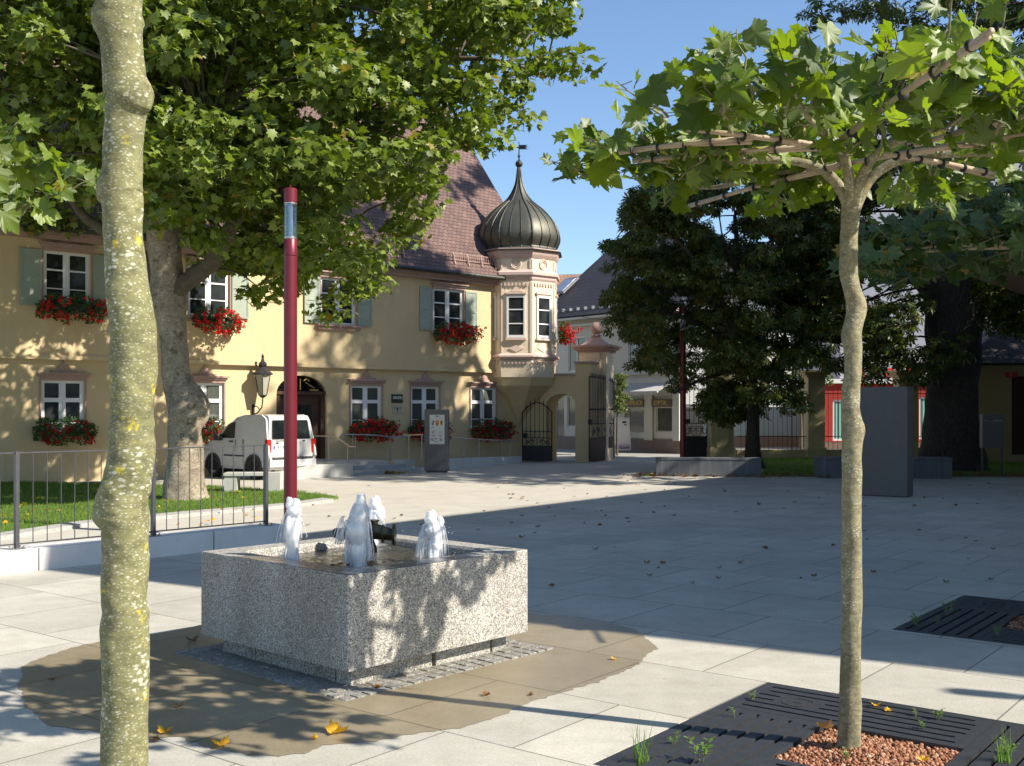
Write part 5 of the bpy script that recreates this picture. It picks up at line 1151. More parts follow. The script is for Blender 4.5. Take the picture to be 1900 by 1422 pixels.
rearpanel('door_gap', -.004, .004, .62, 1.068, M['plastic'], .004, th_=.01)
npx = rearpanel('number_plate', .16, .60, .82, .92, M['plate'], .018); rearpanel('plate_badge', .555, .595, .825, .915, M['blue'], .021, npx)
text_mesh('SLV 47', .10, Matrix.Translation((rx(.87)-.024, .35, .87)) @ Matrix.Rotation(R(-90), 4, 'Z') @ Matrix.Rotation(R(90), 4, 'X'), M['ink'], 'plate_lettering', npx, .002)
text_mesh('TRANSPORT', .055, Matrix.Translation((rx(1.03)-.016, .38, 1.035)) @ Matrix.Rotation(R(-90), 4, 'Z') @ Matrix.Rotation(R(90), 4, 'X'), M['ink'], 'door_lettering', van, .002)
for y in (.47, -.10, -.42): rearpanel('door_handle', y-.04, y+.04, .965 if y > 0 else 1.01, 1.0 if y > 0 else 1.045, M['plastic'], .02)
m = MB(); m.bev(-.07, .12, -hwv+.03, hwv-.03, .34, .54, .03); m.build('rear_bumper', M['van'], van); m = MB(); m.bev(-.075, .1, -.66, .66, .545, .60, .012); m.build('bumper_step', M['plastic'], van)
def sidepoly(name, q, mat, s_, off=.008):
    m = MB(); m.add([(x, s_*(hwv*tum(z)+off), z) for x, z in q]+[(x, s_*(hwv*tum(z)-.03), z) for x, z in q], [tuple(range(len(q)))[::-s_], tuple(range(len(q), 2*len(q)))[::s_]]+[(i, (i+1) % len(q), (i+1) % len(q)+len(q), i+len(q)) for i in range(len(q))]); return m.build(name, mat, van)
for s_ in (1, -1):
    sidepoly('side_window', [(1.50,1.09),(2.12,1.09),(2.06,1.20),(1.86,1.40),(1.72,1.50),(1.50,1.53)], M['glass_v'], s_)
    sidepoly('side_trim', [(1.02,.60),(1.95,.60),(1.95,.64),(1.02,.64)], M['plastic'], s_, .012)
    sidepoly('door_handle', [(1.56,.98),(1.70,.98),(1.70,1.02),(1.56,1.02)], M['plastic'], s_, .02)
    for xg in (1.44, 1.10): sidepoly('door_gap', [(xg,.35),(xg+.012,.35),(xg+.012,1.06),(xg,1.06)], M['plastic'], s_, .002)
    m = MB(); m.bev(2.02, 2.16, *sorted((s_*hwv, s_*(hwv+.20))), 1.02, 1.20, .02); m.build('wing_mirror', M['plastic'], van)
    for xw in (.62, 2.46):
        ya, yb_ = sorted((s_*(hwv-.16), s_*(hwv+.004)))
        q = [(xw+.375*math.cos(R(a)), .30+.375*math.sin(R(a))) for a in range(-10, 191, 12)]; q2 = [(xw+.32*math.cos(R(a)), .30+.32*math.sin(R(a))) for a in range(190, -11, -12)]
        m = MB(); m.prism(q+q2, .05, Matrix.Translation((0, s_*hwv-.025, 0))); m.build('wheel_arch', M['plastic'], van)
        m = MB(); m.prism([(xw+.325*math.cos(R(a)), max(.20, .30+.325*math.sin(R(a)))) for a in range(0, 360, 15)], .01, Matrix.Translation((0, s_*(hwv-.004)-.0, 0))); m.build('wheel_well', M['black'], van)
        Mw = Matrix.Translation((xw, s_*(hwv-.09), .29)) @ Matrix.Rotation(R(90)*s_*-1, 4, 'X')
        m = MB(); m.lathe([(.17, -.09), (.27, -.09), (.29, -.06), (.29, .06), (.27, .10), (.18, .095), (.17, .06)], 28); m.v = [tuple(Mw @ Vector(v)) for v in m.v]; wh = m.build('wheel', M['tyre'], van, smooth=True, angle=R(40))
        m = MB(); m.lathe([(.001, .075), (.05, .08), (.06, .06), (.15, .075), (.175, .095), (.18, .07)], 28, caps=False); 
        for j in range(8):
            a = R(45)*j; m.sphere((.12*math.cos(a), .12*math.sin(a), .073), .018, 5)
        m.v = [tuple(Mw @ Vector(v)) for v in m.v]; m.build('rim', M['rim'], wh, smooth=True)
m = MB(); m.box(.1, 2.8, -hwv+.2, hwv-.2, .16, .3); m.build('underbody', M['black'], van)
sidepoly('headlight', [(2.62,.72),(2.93,.70),(2.90,.88),(2.66,.95)], M['clear'], 1, .004)
m = MB(); m.tube([(.05, -.35, .22), (.12, -.35, .22)], .025, 8); m.build('exhaust', M['plastic'], van)

# ------------------------------------------------------------ tree grates and gravel
ga = math.atan2(U[1], U[0])
def grate(c, label):
    t = thing('tree_grate', label, 'tree grate', (*c, 0), ga, 'cast iron tree grates'); h = .40; o_ = 1.095
    def panel(x0, x1, y0, y1, along, lid=None, ns=6):
        loops = [[(x0, y0), (x1, y0), (x1, y1), (x0, y1)]]; mg = .07; s_ = .0135
        for i in range(ns):
            f = (i+.5)/ns
            if along == 'y':
                x = x0+mg*.5+(x1-x0-mg)*f; segs = [(y0+mg+.03*(i % 2), y1-mg-.03*((i+1) % 2))]
                if lid and abs(x-lid[0]) < .13: segs = [(y0+mg, lid[1]-.15), (lid[1]+.15, y1-mg)]
                for a, b in segs:
                    if b-a > .1: loops.append([(x-s_, a), (x-s_, b), (x+s_, b), (x+s_, a)])
            else:
                y = y0+mg*.5+(y1-y0-mg)*f; loops.append([(x0+mg+.03*(i % 2), y-s_), (x1-mg-.03*((i+1) % 2), y-s_), (x1-mg-.03*((i+1) % 2), y+s_), (x0+mg+.03*(i % 2), y+s_)])
        MB().plate(loops, -.002, -.045).build('grate_panel', M['grate'], t)
    panel(h, o_, -h+.004, o_, 'y', (.74, .72)); panel(-o_, h-.004, h, o_, 'x'); panel(-h+.0, o_, -o_, -h, 'x'); panel(-o_, -h-.004, -o_, h-.004, 'y')
    m = MB(); rg = [(.74+.105*math.cos(R(a)), .72+.105*math.sin(R(a))) for a in range(0, 360, 20)]; r2 = [(.74+.092*math.cos(R(a)), .72+.092*math.sin(R(a))) for a in range(0, 360, 20)]
    m.plate([rg, r2], .001, -.01); m.box(.73, .75, .69, .75, -.0015, .0005); m.build('lid', M['soil'], t)
    return t
GL = ['large cast iron tree grate round the slim trunk in the sunlit foreground', 'shaded cast iron tree grate at the right picture edge', 'tree grate under the mottled trunk left of the camera', 'tree grate of the young plane beyond the left edge']
def rocks(name, c, n, r_, z, lab):
    bm = bmesh.new(); bmesh.ops.create_icosphere(bm, subdivisions=1, radius=1); bm.verts.index_update()
    V0 = np.array([v.co[:] for v in bm.verts]); F_ = [tuple(v.index for v in f.verts) for f in bm.faces]; bm.free()
    V0 = V0*(1+rng.uniform(-.25, .25, (len(V0), 1))); uv = rng.uniform(-.39, .39, (n, 2))
    P = np.column_stack([c[0]+U[0]*uv[:, 0]+V[0]*uv[:, 1], c[1]+U[1]*uv[:, 0]+V[1]*uv[:, 1], z+rng.uniform(-.012, .014, n)+.03*np.exp(-(uv[:, 0]**2+uv[:, 1]**2)/.05)])
    tag(cloud(name, P, rng.normal(size=(n, 3)), rng.uniform(.006, .019, n), (V0*np.array([1, .75, .7]), F_), M['gravel']), lab, 'gravel', kind='stuff')
for i, c in enumerate(GC):
    grate(c, GL[i])
    if i < 3: rocks('gravel', c, 5200 if i == 0 else 2600, None, -.035, 'reddish brown crushed gravel filling the opening of a tree grate')
g = MB()
for c in GC: g.plate([rect_uv(c, .41, .41)], -.045)
struct('gravel_bed', g, pm('gravel_bed_red', (.22,.09,.06), (.15,.06,.04), 40, .95))

# ------------------------------------------------------------ young planes on bamboo frames
BARS = [((1155,284),(1400,257)), ((1280,241),(1600,282)), ((1560,262),(1835,62)), ((1700,270),(1905,216)), ((1640,286),(1842,322)), ((1275,385),(1560,305)), ((1180,300),(1560,268)), ((1500,318),(1900,250))]
ZF = 3.25
def young_plane(base, label, trunk, leafm, barkm, Rr=1.6, ntw=95, seed=1, fork=3.12, lift=0., leafsc=1.0, top=.85, knots=(), prune=None, near=0.0, slope=False):
    random.seed(seed); t = thing('young_plane_tree', label, 'tree', (*base, 0), 0, 'young espaliered plane trees on bamboo frames'); B = Vector((*base, 0))
    m = MB(); trunk_mesh(m, [Vector(p)-B for p, r in trunk], [r for p, r in trunk], 32, 12, knots, .025, flare=.12)
    m.build('trunk', barkm, t, smooth=True); T0 = Vector(trunk[-1][0])-B; r0 = trunk[-1][1]
    bars = []; m = MB(); mt = MB(); c0 = Vector((1.93, 6.05, 0))
    for a, b in BARS:
        P = []
        for px, py in (a, b): y = (ZF-H)*FX/(CY-py); q = Vector(((px-CX)/FX*y, y, ZF))-c0; q.z += lift; q.x *= Rr/1.6; q.y *= Rr/1.6; P.append(q)
        bars.append(P)
        m.mat(0)
        for off in (0, .028): m.tube([P[0]+Vector((0, off, off*.4)), P[0].lerp(P[1], .5)+Vector((0, off, .01)), P[1]+Vector((0, off, -off*.5))], .013, 7)
        for k in range(5):
            q = P[0].lerp(P[1], (k+.5)/5); d = (P[1]-P[0]).normalized(); m.mat(1); m.tube([q-d*.004, q+d*.004], .026, 8)
    m.build('bamboo_frame', [M['bamboo'], M['tie']], t, smooth=True)
    m = MB(); tw = []
    for k in range(6):
        a = k*1.05+random.uniform(-.3, .3); L = Rr*random.uniform(.8, 1.05)
        pts = [T0+Vector((0,0,-.12)), T0+Vector((math.cos(a)*.12, math.sin(a)*.12, .10)), T0+Vector((math.cos(a)*.38, math.sin(a)*.38, .19)), Vector((T0.x+math.cos(a)*L*.7, T0.y+math.sin(a)*L*.7, ZF+lift+.03)), Vector((T0.x+math.cos(a)*L, T0.y+math.sin(a)*L, ZF+lift+.12))]
        P, rr = smooth_path(pts, [r0*.62, r0*.5, r0*.4, r0*.22, r0*.1], 5); m.tube(P, rr, 10)
    m.build('limbs', barkm, t, smooth=True)
    m = MB(); LP = []; LN = []; LT = []; LS = []
    for k in range(ntw):
        a = random.uniform(0, 6.28); r = Rr*math.sqrt(random.uniform(.04, 1))*random.uniform(.85, 1.05); b = Vector((math.cos(a)*r, math.sin(a)*r-near*random.random(), ZF+lift+random.uniform(-.06, .10)))
        up = random.uniform(.08, 1)**1.1*top*(1.05-.75*(r/Rr)**2)*(1 if not slope else max(.18, min(1.25, .62+.42*(b.x-.8*b.y)/Rr))); out = Vector((math.cos(a), math.sin(a), 0))*random.uniform(-.05, .35)
        if random.random() < .16: up = -random.uniform(.03, .16)
        
        if prune and prune(b+B+Vector((0, 0, max(up, 0)*.5))): continue
        tip = b+out+Vector((random.gauss(0, .08), random.gauss(0, .08), up)); n = 5
        pts = [b.lerp(tip, i/n)+Vector((random.gauss(0, .012), random.gauss(0, .012), 0)) for i in range(n+1)]; m.tube(pts, [.008*(1-.7*i/n) for i in range(n+1)], 5)
        nl = int(4+6*abs(up)/top)+2
        for j in range(nl):
            f = (j+.6)/nl; p = b.lerp(tip, f); an = j*2.4+random.uniform(-.4, .4); od = Vector((math.cos(an), math.sin(an), random.uniform(-.15, .45))).normalized(); s_ = random.uniform(.085, .20)*leafsc*(1.05-.45*f)
            pp = p+od*(.05+s_*.42); m.tube([p, p+od*(.05+s_*.1)], .0022, 4, caps=False)
            nr = Vector((random.gauss(0, .75)+.15, random.gauss(0, .7)-.55, random.uniform(.25, 1))); LP.append(pp); LN.append(nr); LT.append(od+Vector((0, 0, -random.uniform(0, .7)))); LS.append(s_)
    m.build('twigs', M['twig'], t, smooth=True)
    cloud('leaves', np.array([p[:] for p in LP]), np.array([p[:] for p in LN]), np.array(LS), leaf_fine(), leafm, t, T=np.array([p[:] for p in LT]), smooth=False)
    return t
def face_clear(p):
    '''true for shoots whose shadow would fall low on the sunny side of the fountain (the photo shows it mostly bright)'''
    n_ = Vector((-FV[0], -FV[1], 0)); o_ = Vector((*F0, 0)); t = (p-o_).dot(n_)/sd.dot(n_); h = p-sd*t; along = (h-o_).dot(Vector((*FU, 0)))
    for jx, jy in ((-1.62, 8.09), (-1.15, 9.1), (-.60, 8.39)):
        dx, dy = jx-p.x, jy-p.y; tt = -(dx*SUN_AZ[0]+dy*SUN_AZ[1]); off = abs(dx*SUN_AZ[1]-dy*SUN_AZ[0]); z = p.z-tt*math.tan(SUN_EL)
        if off < .42 and .65 < z < 1.45: return True
    if p.x > 2.95: return True
    if (p-sd*(p.z/sd.z)).y < 6.5 and random.random() < .88: return True
    return t > 0 and -.1 < along < 2.1 and -.4 < h.z < (.62 if not .50 < along < .75 else .2) and random.random() < .93
def trunk_from_px(rows, y, zbase=-.05):
    out = []
    for py, a, b in rows: out.append((Vector((((a+b)/2-CX)/FX*y, y, H+(CY-py)*y/FX)), (b-a)/2*y/FX))
    return out
rowsR = [(1440,1556,1596),(1400,1557,1595),(1300,1559,1596),(1200,1561,1597),(1100,1562,1599),(1000,1562,1598),(949,1562,1598),(880,1563,1598),(837,1562,1599),(796,1563,1601),(770,1561,1596),(749,1561,1595),(720,1563,1595),(696,1566,1598),(655,1567,1598),(622,1562,1598),(595,1568,1603),(566,1571,1605),(535,1564,1596),(503,1558,1591),(450,1559,1591),(400,1561,1595),(360,1562,1600)]
trR = trunk_from_px(rowsR, 6.13)
trR = [(Vector((trR[0][0].x, 6.13, -.10)), trR[0][1]*1.05)]+trR[1:]
kn = lambda py, a, s, w=.045, y=6.08: (H+(CY-py)*y/FX, R(a), s*.5, w)
young_plane((1.93, 6.05), 'slim young plane with horizontal crown growing from the sunlit grate on the right', [(p, r) for p, r in trR], M['leaf_y'], M['bark_y2'], 1.62, 190, 5, leafsc=1.0, top=.95, prune=face_clear, near=.25, slope=True,
    knots=[kn(566,0,.28), kn(622,200,.25), kn(696,270,.2), kn(800,330,.30), kn(800,200,.14), kn(925,250,.15), kn(1320,0,.12), kn(655,0,.15)])
rowsL = [(2037,192,272),(1700,189,272),(1412,188,271),(1281,191,276),(1193,189,274),(1140,190,275),(1106,190,271),(1040,191,274),(988,190,275),(960,184,275),(944,182,273),(915,187,276),(887,195,280),(844,201,286),(800,205,284),(772,206,284),(720,206,287),(666,206,289),(600,203,288),(526,199,273),(450,194,265),(380,190,264),(352,185,263),(300,191,264),(221,197,267),(200,196,272),(177,196,281),(140,192,268),(79,187,264),(45,178,264),(20,178,263),(0,183,262),(-60,186,262),(-140,184,264)]
trL = trunk_from_px(rowsL, 2.75)
kl_ = lambda py, a, s, w=.035: (H+(CY-py)*2.75/FX, R(a), s, w)
young_plane((-.97, 2.75), 'thick mottled plane trunk in the left foreground, flecked with white and yellow lichen', trL, M['leaf_y'], M['bark_y'], .72, 60, 9, lift=.22, leafsc=.9, top=.7,
    knots=[kl_(185,-35,.26,.03), kl_(945,190,.16), kl_(555,-110,.10,.03), kl_(352,180,.09), kl_(30,180,.12), kl_(830,-30,.10), kl_(960,-70,.10,.03), kl_(670,0,.05)])
def gen_trunk(x, y, h=3.12, r=.055): return [(Vector((x+random.gauss(0, .012), y+random.gauss(0, .012), z)), r*(1.1-.03*z)) for z in (-.05, .4, .8, 1.2, 1.6, 2.0, 2.4, 2.8, h)]
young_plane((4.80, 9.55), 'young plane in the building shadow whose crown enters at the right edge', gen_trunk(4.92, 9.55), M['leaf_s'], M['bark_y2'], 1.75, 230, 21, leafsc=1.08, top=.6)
young_plane((-4.72, 6.65), 'young plane beyond the left edge reaching in with a few large leaves', gen_trunk(-4.75, 6.7), M['leaf_y'], M['bark_y'], 1.80, 190, 33, leafsc=1.15, top=.9)
# ------------------------------------------------------------ big trees
def poly_sample(poly, n, depth, thick, xc, xw, seed, back=1.0):
    random.seed(seed); xs = [p[0] for p in poly]; ys = [p[1] for p in poly]; out = []
    while len(out) < n:
        x, y = random.uniform(min(xs), max(xs)), random.uniform(min(ys), max(ys))
        if not inside(poly, x, y): continue
        t = thick*math.sqrt(max(.06, 1-((x-xc)/xw)**2)); dy = random.uniform(-1, 1); dy = math.copysign(abs(dy)**.7, dy)*t*(back if dy > 0 else 1)
        out.append(Vector(((x-CX)/FX*depth, depth+dy, H+(CY-y)*depth/FX)))
    return out
def big_tree(label, base, stem, limbs, clumps, leaf, tmpl, per, size, rad, bmat, name='broadleaf_tree', group=None, knots=(), seg=28, flare=.25, droop=0, lmat=None, hang=0):
    t = thing(name, label, 'tree', (*base, 0), 0, group); B = Vector((*base, 0)); m = MB()
    trunk_mesh(m, [p-B for p, r in stem], [r for p, r in stem], seg, 8, knots, .045, flare); m.build('trunk', bmat, t, smooth=True)
    m = MB(); ends = []
    for L in limbs:
        P, rr = smooth_path([p-B for p, r in L], [r for p, r in L], 6); trunk_mesh(m, P, rr, 12, 1, (), .05); ends += [(p, r) for p, r in zip(P, rr)]
    ends += [(p-B, r) for p, r in stem[len(stem)//2:]]
    m.build('limbs', lmat or bmat, t, smooth=True); m = MB()
    for i, c in enumerate(clumps):
        c = c-B
        if i % 2: continue
        e, r = min(ends, key=lambda q: (q[0]-c).length+(2.5 if q[0].z > c.z+1 else 0)); d = c-e; mid = e+d*.5+Vector((random.gauss(0, .12), random.gauss(0, .12), d.length*.08))
        if d.length > 3.2: continue
        P, rr = smooth_path([e, mid, c], [min(r*.5, .012+.010*d.length), .008+.008*d.length, .006], 4); m.tube(P, rr, 5)
    m.build('branches', lmat or bmat, t, smooth=True)
    k = len(clumps); C = np.array([(c-B)[:] for c in clumps]); cr = rng.uniform(.65, 1.25, k)*rad
    Dd = rng.normal(size=(k, per, 3)); Dd /= np.linalg.norm(Dd, axis=2, keepdims=True); rr = rng.uniform(.15, 1, (k, per, 1))**.5*cr[:, None, None]
    Dv = Dd*rr*np.array([1.15, 1.15, .62]); P = (C[:, None, :]+Dv)
    P[:, :, 2] -= droop*(Dv[:, :, 0]**2+Dv[:, :, 1]**2)
    P = P.reshape(-1, 3); Nn = Dd.reshape(-1, 3)*.5+rng.normal(size=(k*per, 3))*.55; Nn[:, 2] += .75
    T = None
    if hang: T = Dd.reshape(-1, 3)*np.array([1, 1, .2])+rng.normal(size=(k*per, 3))*.3; T[:, 2] -= hang
    cloud('foliage', P, Nn, rng.uniform(.7, 1.25, k*per)*size, tmpl, leaf, t, T=T); return t
dp = 22.3
stemP = trunk_from_px([(935,306,382),(930,306,380),(900,309,376),(849,313,374),(800,313,374),(775,312,380),(750,311,381),(700,304,353),(650,297,348),(600,295,346),(550,281,343),(500,280,338),(450,272,336),(400,268,334),(350,272,332),(300,280,326)], dp)
stemP = [(Vector((stemP[0][0].x, dp, -.1)), stemP[0][1])]+stemP[1:]
def LP_(rows): return [(PD(px, py, d), w/2*d/FX) for px, py, w, d in rows]
limbsP = [LP_([(322,545,40,22.3),(350,520,36,22.2),(388,492,31,22),(413,455,28,21.8),(440,405,23,21.6),(485,372,21,21.4),(528,348,19,21.2),(560,300,14,21),(620,250,10,21)]),
 LP_([(300,560,30,22.3),(282,500,26,22.3),(240,455,24,22.2),(190,425,22,22),(150,395,18,21.8),(110,330,14,21.5),(60,280,10,21.3)]),
 LP_([(303,400,44,22.3),(290,330,34,22.4),(250,230,26,22.6),(200,120,20,22.8),(160,0,14,23),(120,-150,10,23)]),
 LP_([(303,400,40,22.3),(330,300,34,22.5),(360,200,28,22.8),(420,80,22,23),(470,-60,16,23.2),(520,-200,10,23.5)]),
 LP_([(322,360,26,22.3),(400,300,22,22.6),(500,230,18,23),(600,160,15,23.2),(740,120,12,23),(900,110,8,22.6),(1010,140,5,22.3)]),
 LP_([(322,420,22,22.3),(390,380,18,23),(450,345,16,23.6),(560,330,14,24),(680,330,10,24),(790,360,7,23.6)]),
 LP_([(345,260,24,22.5),(420,170,18,21.5),(520,60,16,20.8),(640,-40,12,20.5),(800,-80,8,21)]),
 LP_([(303,430,24,22.3),(300,380,18,21),(330,300,14,19.8),(380,240,10,19)])]
polyP = [(1055,15),(1060,45),(1000,75),(960,100),(985,125),(1050,130),(1058,165),(1030,175),(985,155),(958,180),(940,255),(940,285),(900,310),(880,340),(850,400),(830,435),(798,465),(740,470),(690,505),(640,488),(600,505),(560,490),(520,545),(480,548),(440,500),(395,430),(355,440),(300,370),(200,400),(120,350),(60,345),(-60,360),(-260,320),(-290,-100),(-120,-380),(300,-480),(700,-400),(930,-220),(1060,-80)]
cl = [PD(random.uniform(370, 640), random.uniform(330, 490), dp-random.uniform(-2.5, 1.5)) for _ in range(46)]+poly_sample(polyP, 900, dp, 5.0, 330, 760, 3, 1.4)+[PD(random.uniform(215, 440), random.uniform(-40, 400), dp-random.uniform(1.2, 4)) for _ in range(70)]+[PD(random.uniform(60, 700), random.uniform(-60, 330), dp-random.uniform(2, 5)) for _ in range(90)]
gaps = [(640,270,34),(560,185,26),(770,235,24),(245,330,24),(660,400,24),(880,290,20),(420,350,28),(120,250,40),(30,190,35),(800,390,25),(690,190,25),(380,410,25),(235,250,25)]
def pxof(p): return CX+FX*p.x/p.y, CY-FX*(p.z-H)/p.y
cl = [c for c in cl if not (pxof(c)[0] > 790 and pxof(c)[1] > 318) and not (pxof(c)[0] > 690 and pxof(c)[1] > 440) and not (pxof(c)[0] > 900 and pxof(c)[1] > 270)]
cl = [c for c in cl if not any(math.hypot(pxof(c)[0]-a, pxof(c)[1]-b) < r_ for a, b, r_ in gaps)]
big_tree('old plane tree with pale patchy trunk on the lawn in front of the town hall', (stemP[0][0].x, dp), stemP, limbsP, cl, M['leaf_p'], leaf_lobed(), 95, .165, .55, M['bark_p'], 'plane_tree', knots=[(zg(762, dp), R(-10), .22, .28), (zg(700, dp), R(160), .08, .2)], lmat=M['limb'], hang=.5)  # limbs use a darker bark: crown shade put into their colour
# chestnuts
d1 = 33.4
st1 = trunk_from_px([(862,1378,1418),(850,1383,1412),(800,1385,1409),(750,1386,1408),(700,1384,1404),(640,1378,1398),(560,1372,1388),(480,1365,1376),(400,1360,1366)], d1); st1 = [(Vector((st1[0][0].x, d1, -.1)), st1[0][1])]+st1[1:]
lim1 = [LP_([(1396,745,16,33.4),(1425,705,14,33.2),(1470,650,11,33),(1510,600,8,33)]), LP_([(1392,700,15,33.4),(1340,630,12,33),(1270,590,9,32.6),(1190,570,6,32.3)]), LP_([(1386,640,14,33.4),(1320,540,11,34),(1240,460,8,34.5),(1180,410,5,34.6)]), LP_([(1380,560,12,33.4),(1440,470,9,33.8),(1490,380,6,34)]), LP_([(1390,690,12,33.4),(1350,690,9,32.4),(1290,710,6,31.6),(1250,730,4,31.2)]), LP_([(1380,600,12,33.4),(1370,520,9,32),(1340,440,6,31)])]
poly1 = [(1165,395),(1210,355),(1270,345),(1340,310),(1450,300),(1540,330),(1560,500),(1545,640),(1520,700),(1480,745),(1440,765),(1405,775),(1360,755),(1330,785),(1300,760),(1265,725),(1240,745),(1225,725),(1245,690),(1190,665),(1205,640),(1150,600),(1150,575),(1135,545),(1170,515),(1125,490),(1130,455),(1160,435)]
def shades_oriel(c):
    '''clumps whose shadow would reach the oriel and dome, which stand in full sun'''
    dx, dy = .25-c.x, 38.3-c.y; t = -(dx*SUN_AZ[0]+dy*SUN_AZ[1]); off = abs(dx*SUN_AZ[1]-dy*SUN_AZ[0]); z = c.z-t*math.tan(SUN_EL)
    return off < 2.9 and 2.6 < z < 12
cl1 = poly_sample(poly1, 330, d1, 3.4, 1350, 260, 8)
cl1 = [c for c in cl1 if not shades_oriel(c) and not (abs(pxof(c)[0]-1267) < 30 and pxof(c)[1] > 545 and c.y < 35)]
cl1 += [PD(random.uniform(1165, 1290), random.uniform(355, 440), random.uniform(29.3, 30.6)) for _ in range(20)]
lim1.append(LP_([(1386,640,10,33.4),(1330,540,8,31.6),(1270,460,6,30.4),(1200,400,4,30)]))
big_tree('dark green chestnut with drooping branches behind the stone block', (st1[0][0].x, d1), st1, lim1, cl1, M['leaf_c'], leaf_palm(), 50, .32, .52, M['bark_c'], 'chestnut_tree', 'horse chestnuts beside the garden fence', droop=.35, hang=.6)
d2 = 33.0
st2_ = trunk_from_px([(872,1700,1835),(860,1705,1826),(820,1715,1815),(760,1719,1813),(700,1722,1814),(640,1724,1818),(580,1720,1820),(520,1716,1822),(470,1700,1828)], d2); st2_ = [(Vector((st2_[0][0].x, d2, -.1)), st2_[0][1])]+st2_[1:]
lim2 = [LP_([(1745,500,62,33),(1720,400,48,33),(1680,280,36,33.3),(1650,150,26,33.2),(1640,0,16,32.6)]), LP_([(1790,500,66,33),(1800,390,52,33),(1830,260,40,33),(1850,100,28,33),(1860,-150,16,33)]), LP_([(1740,560,40,33),(1690,500,28,32.4),(1630,470,18,31.8),(1580,480,10,31.4)]), LP_([(1800,540,40,33),(1860,480,26,32.5),(1930,440,16,32)]), LP_([(1715,420,34,33),(1640,360,22,32.2),(1560,330,12,31.5)])]
poly2 = [(1455,-60),(1445,10),(1480,60),(1500,130),(1485,260),(1500,420),(1560,540),(1550,620),(1590,680),(1640,660),(1690,680),(1735,640),(1760,560),(1850,560),(1930,590),(2250,560),(2300,-300),(2150,-560),(1800,-640),(1560,-420),(1450,-200)]
cl2 = poly_sample(poly2, 520, d2, 5.2, 1850, 430, 13)
cl2 = [c for c in cl2 if not shades_oriel(c)]+[PD(random.uniform(1450, 1600), random.uniform(330, 630), random.uniform(33.2, 35.5)) for _ in range(42)]+[PD(random.uniform(1840, 1930), random.uniform(380, 600), random.uniform(31, 34)) for _ in range(24)]
cl2 = [c for c in cl2 if not (1700 < pxof(c)[0] < 1830 and pxof(c)[1] > 470 and c.y < 33.5)]+[PD(x, y, dd) for x, y, dd in ((1600,690,31.5),(1640,640,31.5),(1675,660,31.3),(1700,690,31.2),(1730,660,31),(1760,640,31),(1660,600,31.6),(1620,570,31.6),(1870,600,31.5),(1890,570,31.4),(1700,560,31.6))]
big_tree('huge chestnut with a very thick dark trunk beside the letter box', (st2_[0][0].x, d2), st2_, lim2, cl2, M['leaf_c'], leaf_palm(), 52, .36, .68, M['bark_c'], 'chestnut_tree', 'horse chestnuts beside the garden fence', droop=.3, hang=.5, flare=.06)
# out of frame chestnut that closes the shade on the right
base3 = (24.5, 34.0); st3 = [(Vector((24.5, 34, z)), r_) for z, r_ in ((-.1,.5),(1,.42),(3,.38),(5,.32),(8,.2))]
cl3 = []
random.seed(5)
while len(cl3) < 170:
    p = Vector((random.uniform(-1, 1), random.uniform(-1, 1), random.uniform(-1, 1)))
    if p.length < 1: cl3.append(Vector((24.5+p.x*5, 34+p.y*4.5, 9+p.z*5)))
big_tree('chestnut beyond the right edge shading the fence', base3, st3, [], cl3, M['leaf_c'], leaf_palm(), 30, .42, .8, M['bark_c'], 'chestnut_tree', 'horse chestnuts beside the garden fence', droop=.3, hang=.5)
random.seed(61); cl4 = []  # unseen tree, added so its crown dapples the town hall front
while len(cl4) < 230:
    p = Vector((random.uniform(-1, 1), random.uniform(-1, 1), random.uniform(-1, 1)))
    if p.length < 1: cl4.append(Vector((15.9+p.x*3.2, 26.6+p.y*4.0, 17.2+p.z*6.6)))
cl4 += [Vector((15.8+random.uniform(-2.3, 2.3), 22.9+random.uniform(-1.2, 1.6), 15.5+random.uniform(-4.5, 4.5))) for _ in range(62)]
big_tree('unseen slender tree added beyond the right edge to dapple the town hall front', (16.6, 27.4), [(Vector((16.6-.05*z, 27.4, z)), r_) for z, r_ in ((-.1,.4),(2,.32),(6,.28),(12,.2),(20,.06))], [], cl4, M['leaf_p'], leaf_lobed(), 46, .24, .8, M['limb'], 'added_shade_tree', flare=.2)
# street sapling and shrub beyond the gate
ds = 47.5; sts = trunk_from_px([(838,1482,1490),(800,1483,1489),(770,1483,1488),(745,1484,1487)], ds); bs_ = (sts[0][0].x, ds); sts = [(Vector((bs_[0], ds, 0)), sts[0][1])]+sts[1:]
random.seed(77); cls = [PD(random.gauss(1478, 22), random.uniform(690, 765), ds+random.uniform(-.7, .7)) for _ in range(34)]
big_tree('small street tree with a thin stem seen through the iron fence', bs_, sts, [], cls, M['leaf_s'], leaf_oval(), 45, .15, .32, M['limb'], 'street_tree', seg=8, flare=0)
dh = 44.0; sth = trunk_from_px([(845,1143,1147),(800,1143,1147),(760,1144,1147)], dh); bh = (sth[0][0].x, dh); sth = [(Vector((bh[0], dh, 0)), sth[0][1])]+sth[1:]
clh = [PD(random.uniform(1140, 1154), random.uniform(695, 765), dh+random.uniform(-.4, .4)) for _ in range(30)]+[PD(1158, 712, dh), PD(1150, 700, dh), PD(1160, 740, dh)]
big_tree('loose leafy shrub growing right of the ball topped pier', bh, sth, [], clh, leafmat('shrub_leaf', (.07,.10,.025), (.13,.16,.045), None, .001, .4, .3), leaf_oval(), 45, .11, .26, M['limb'], 'shrub', seg=8, flare=0)

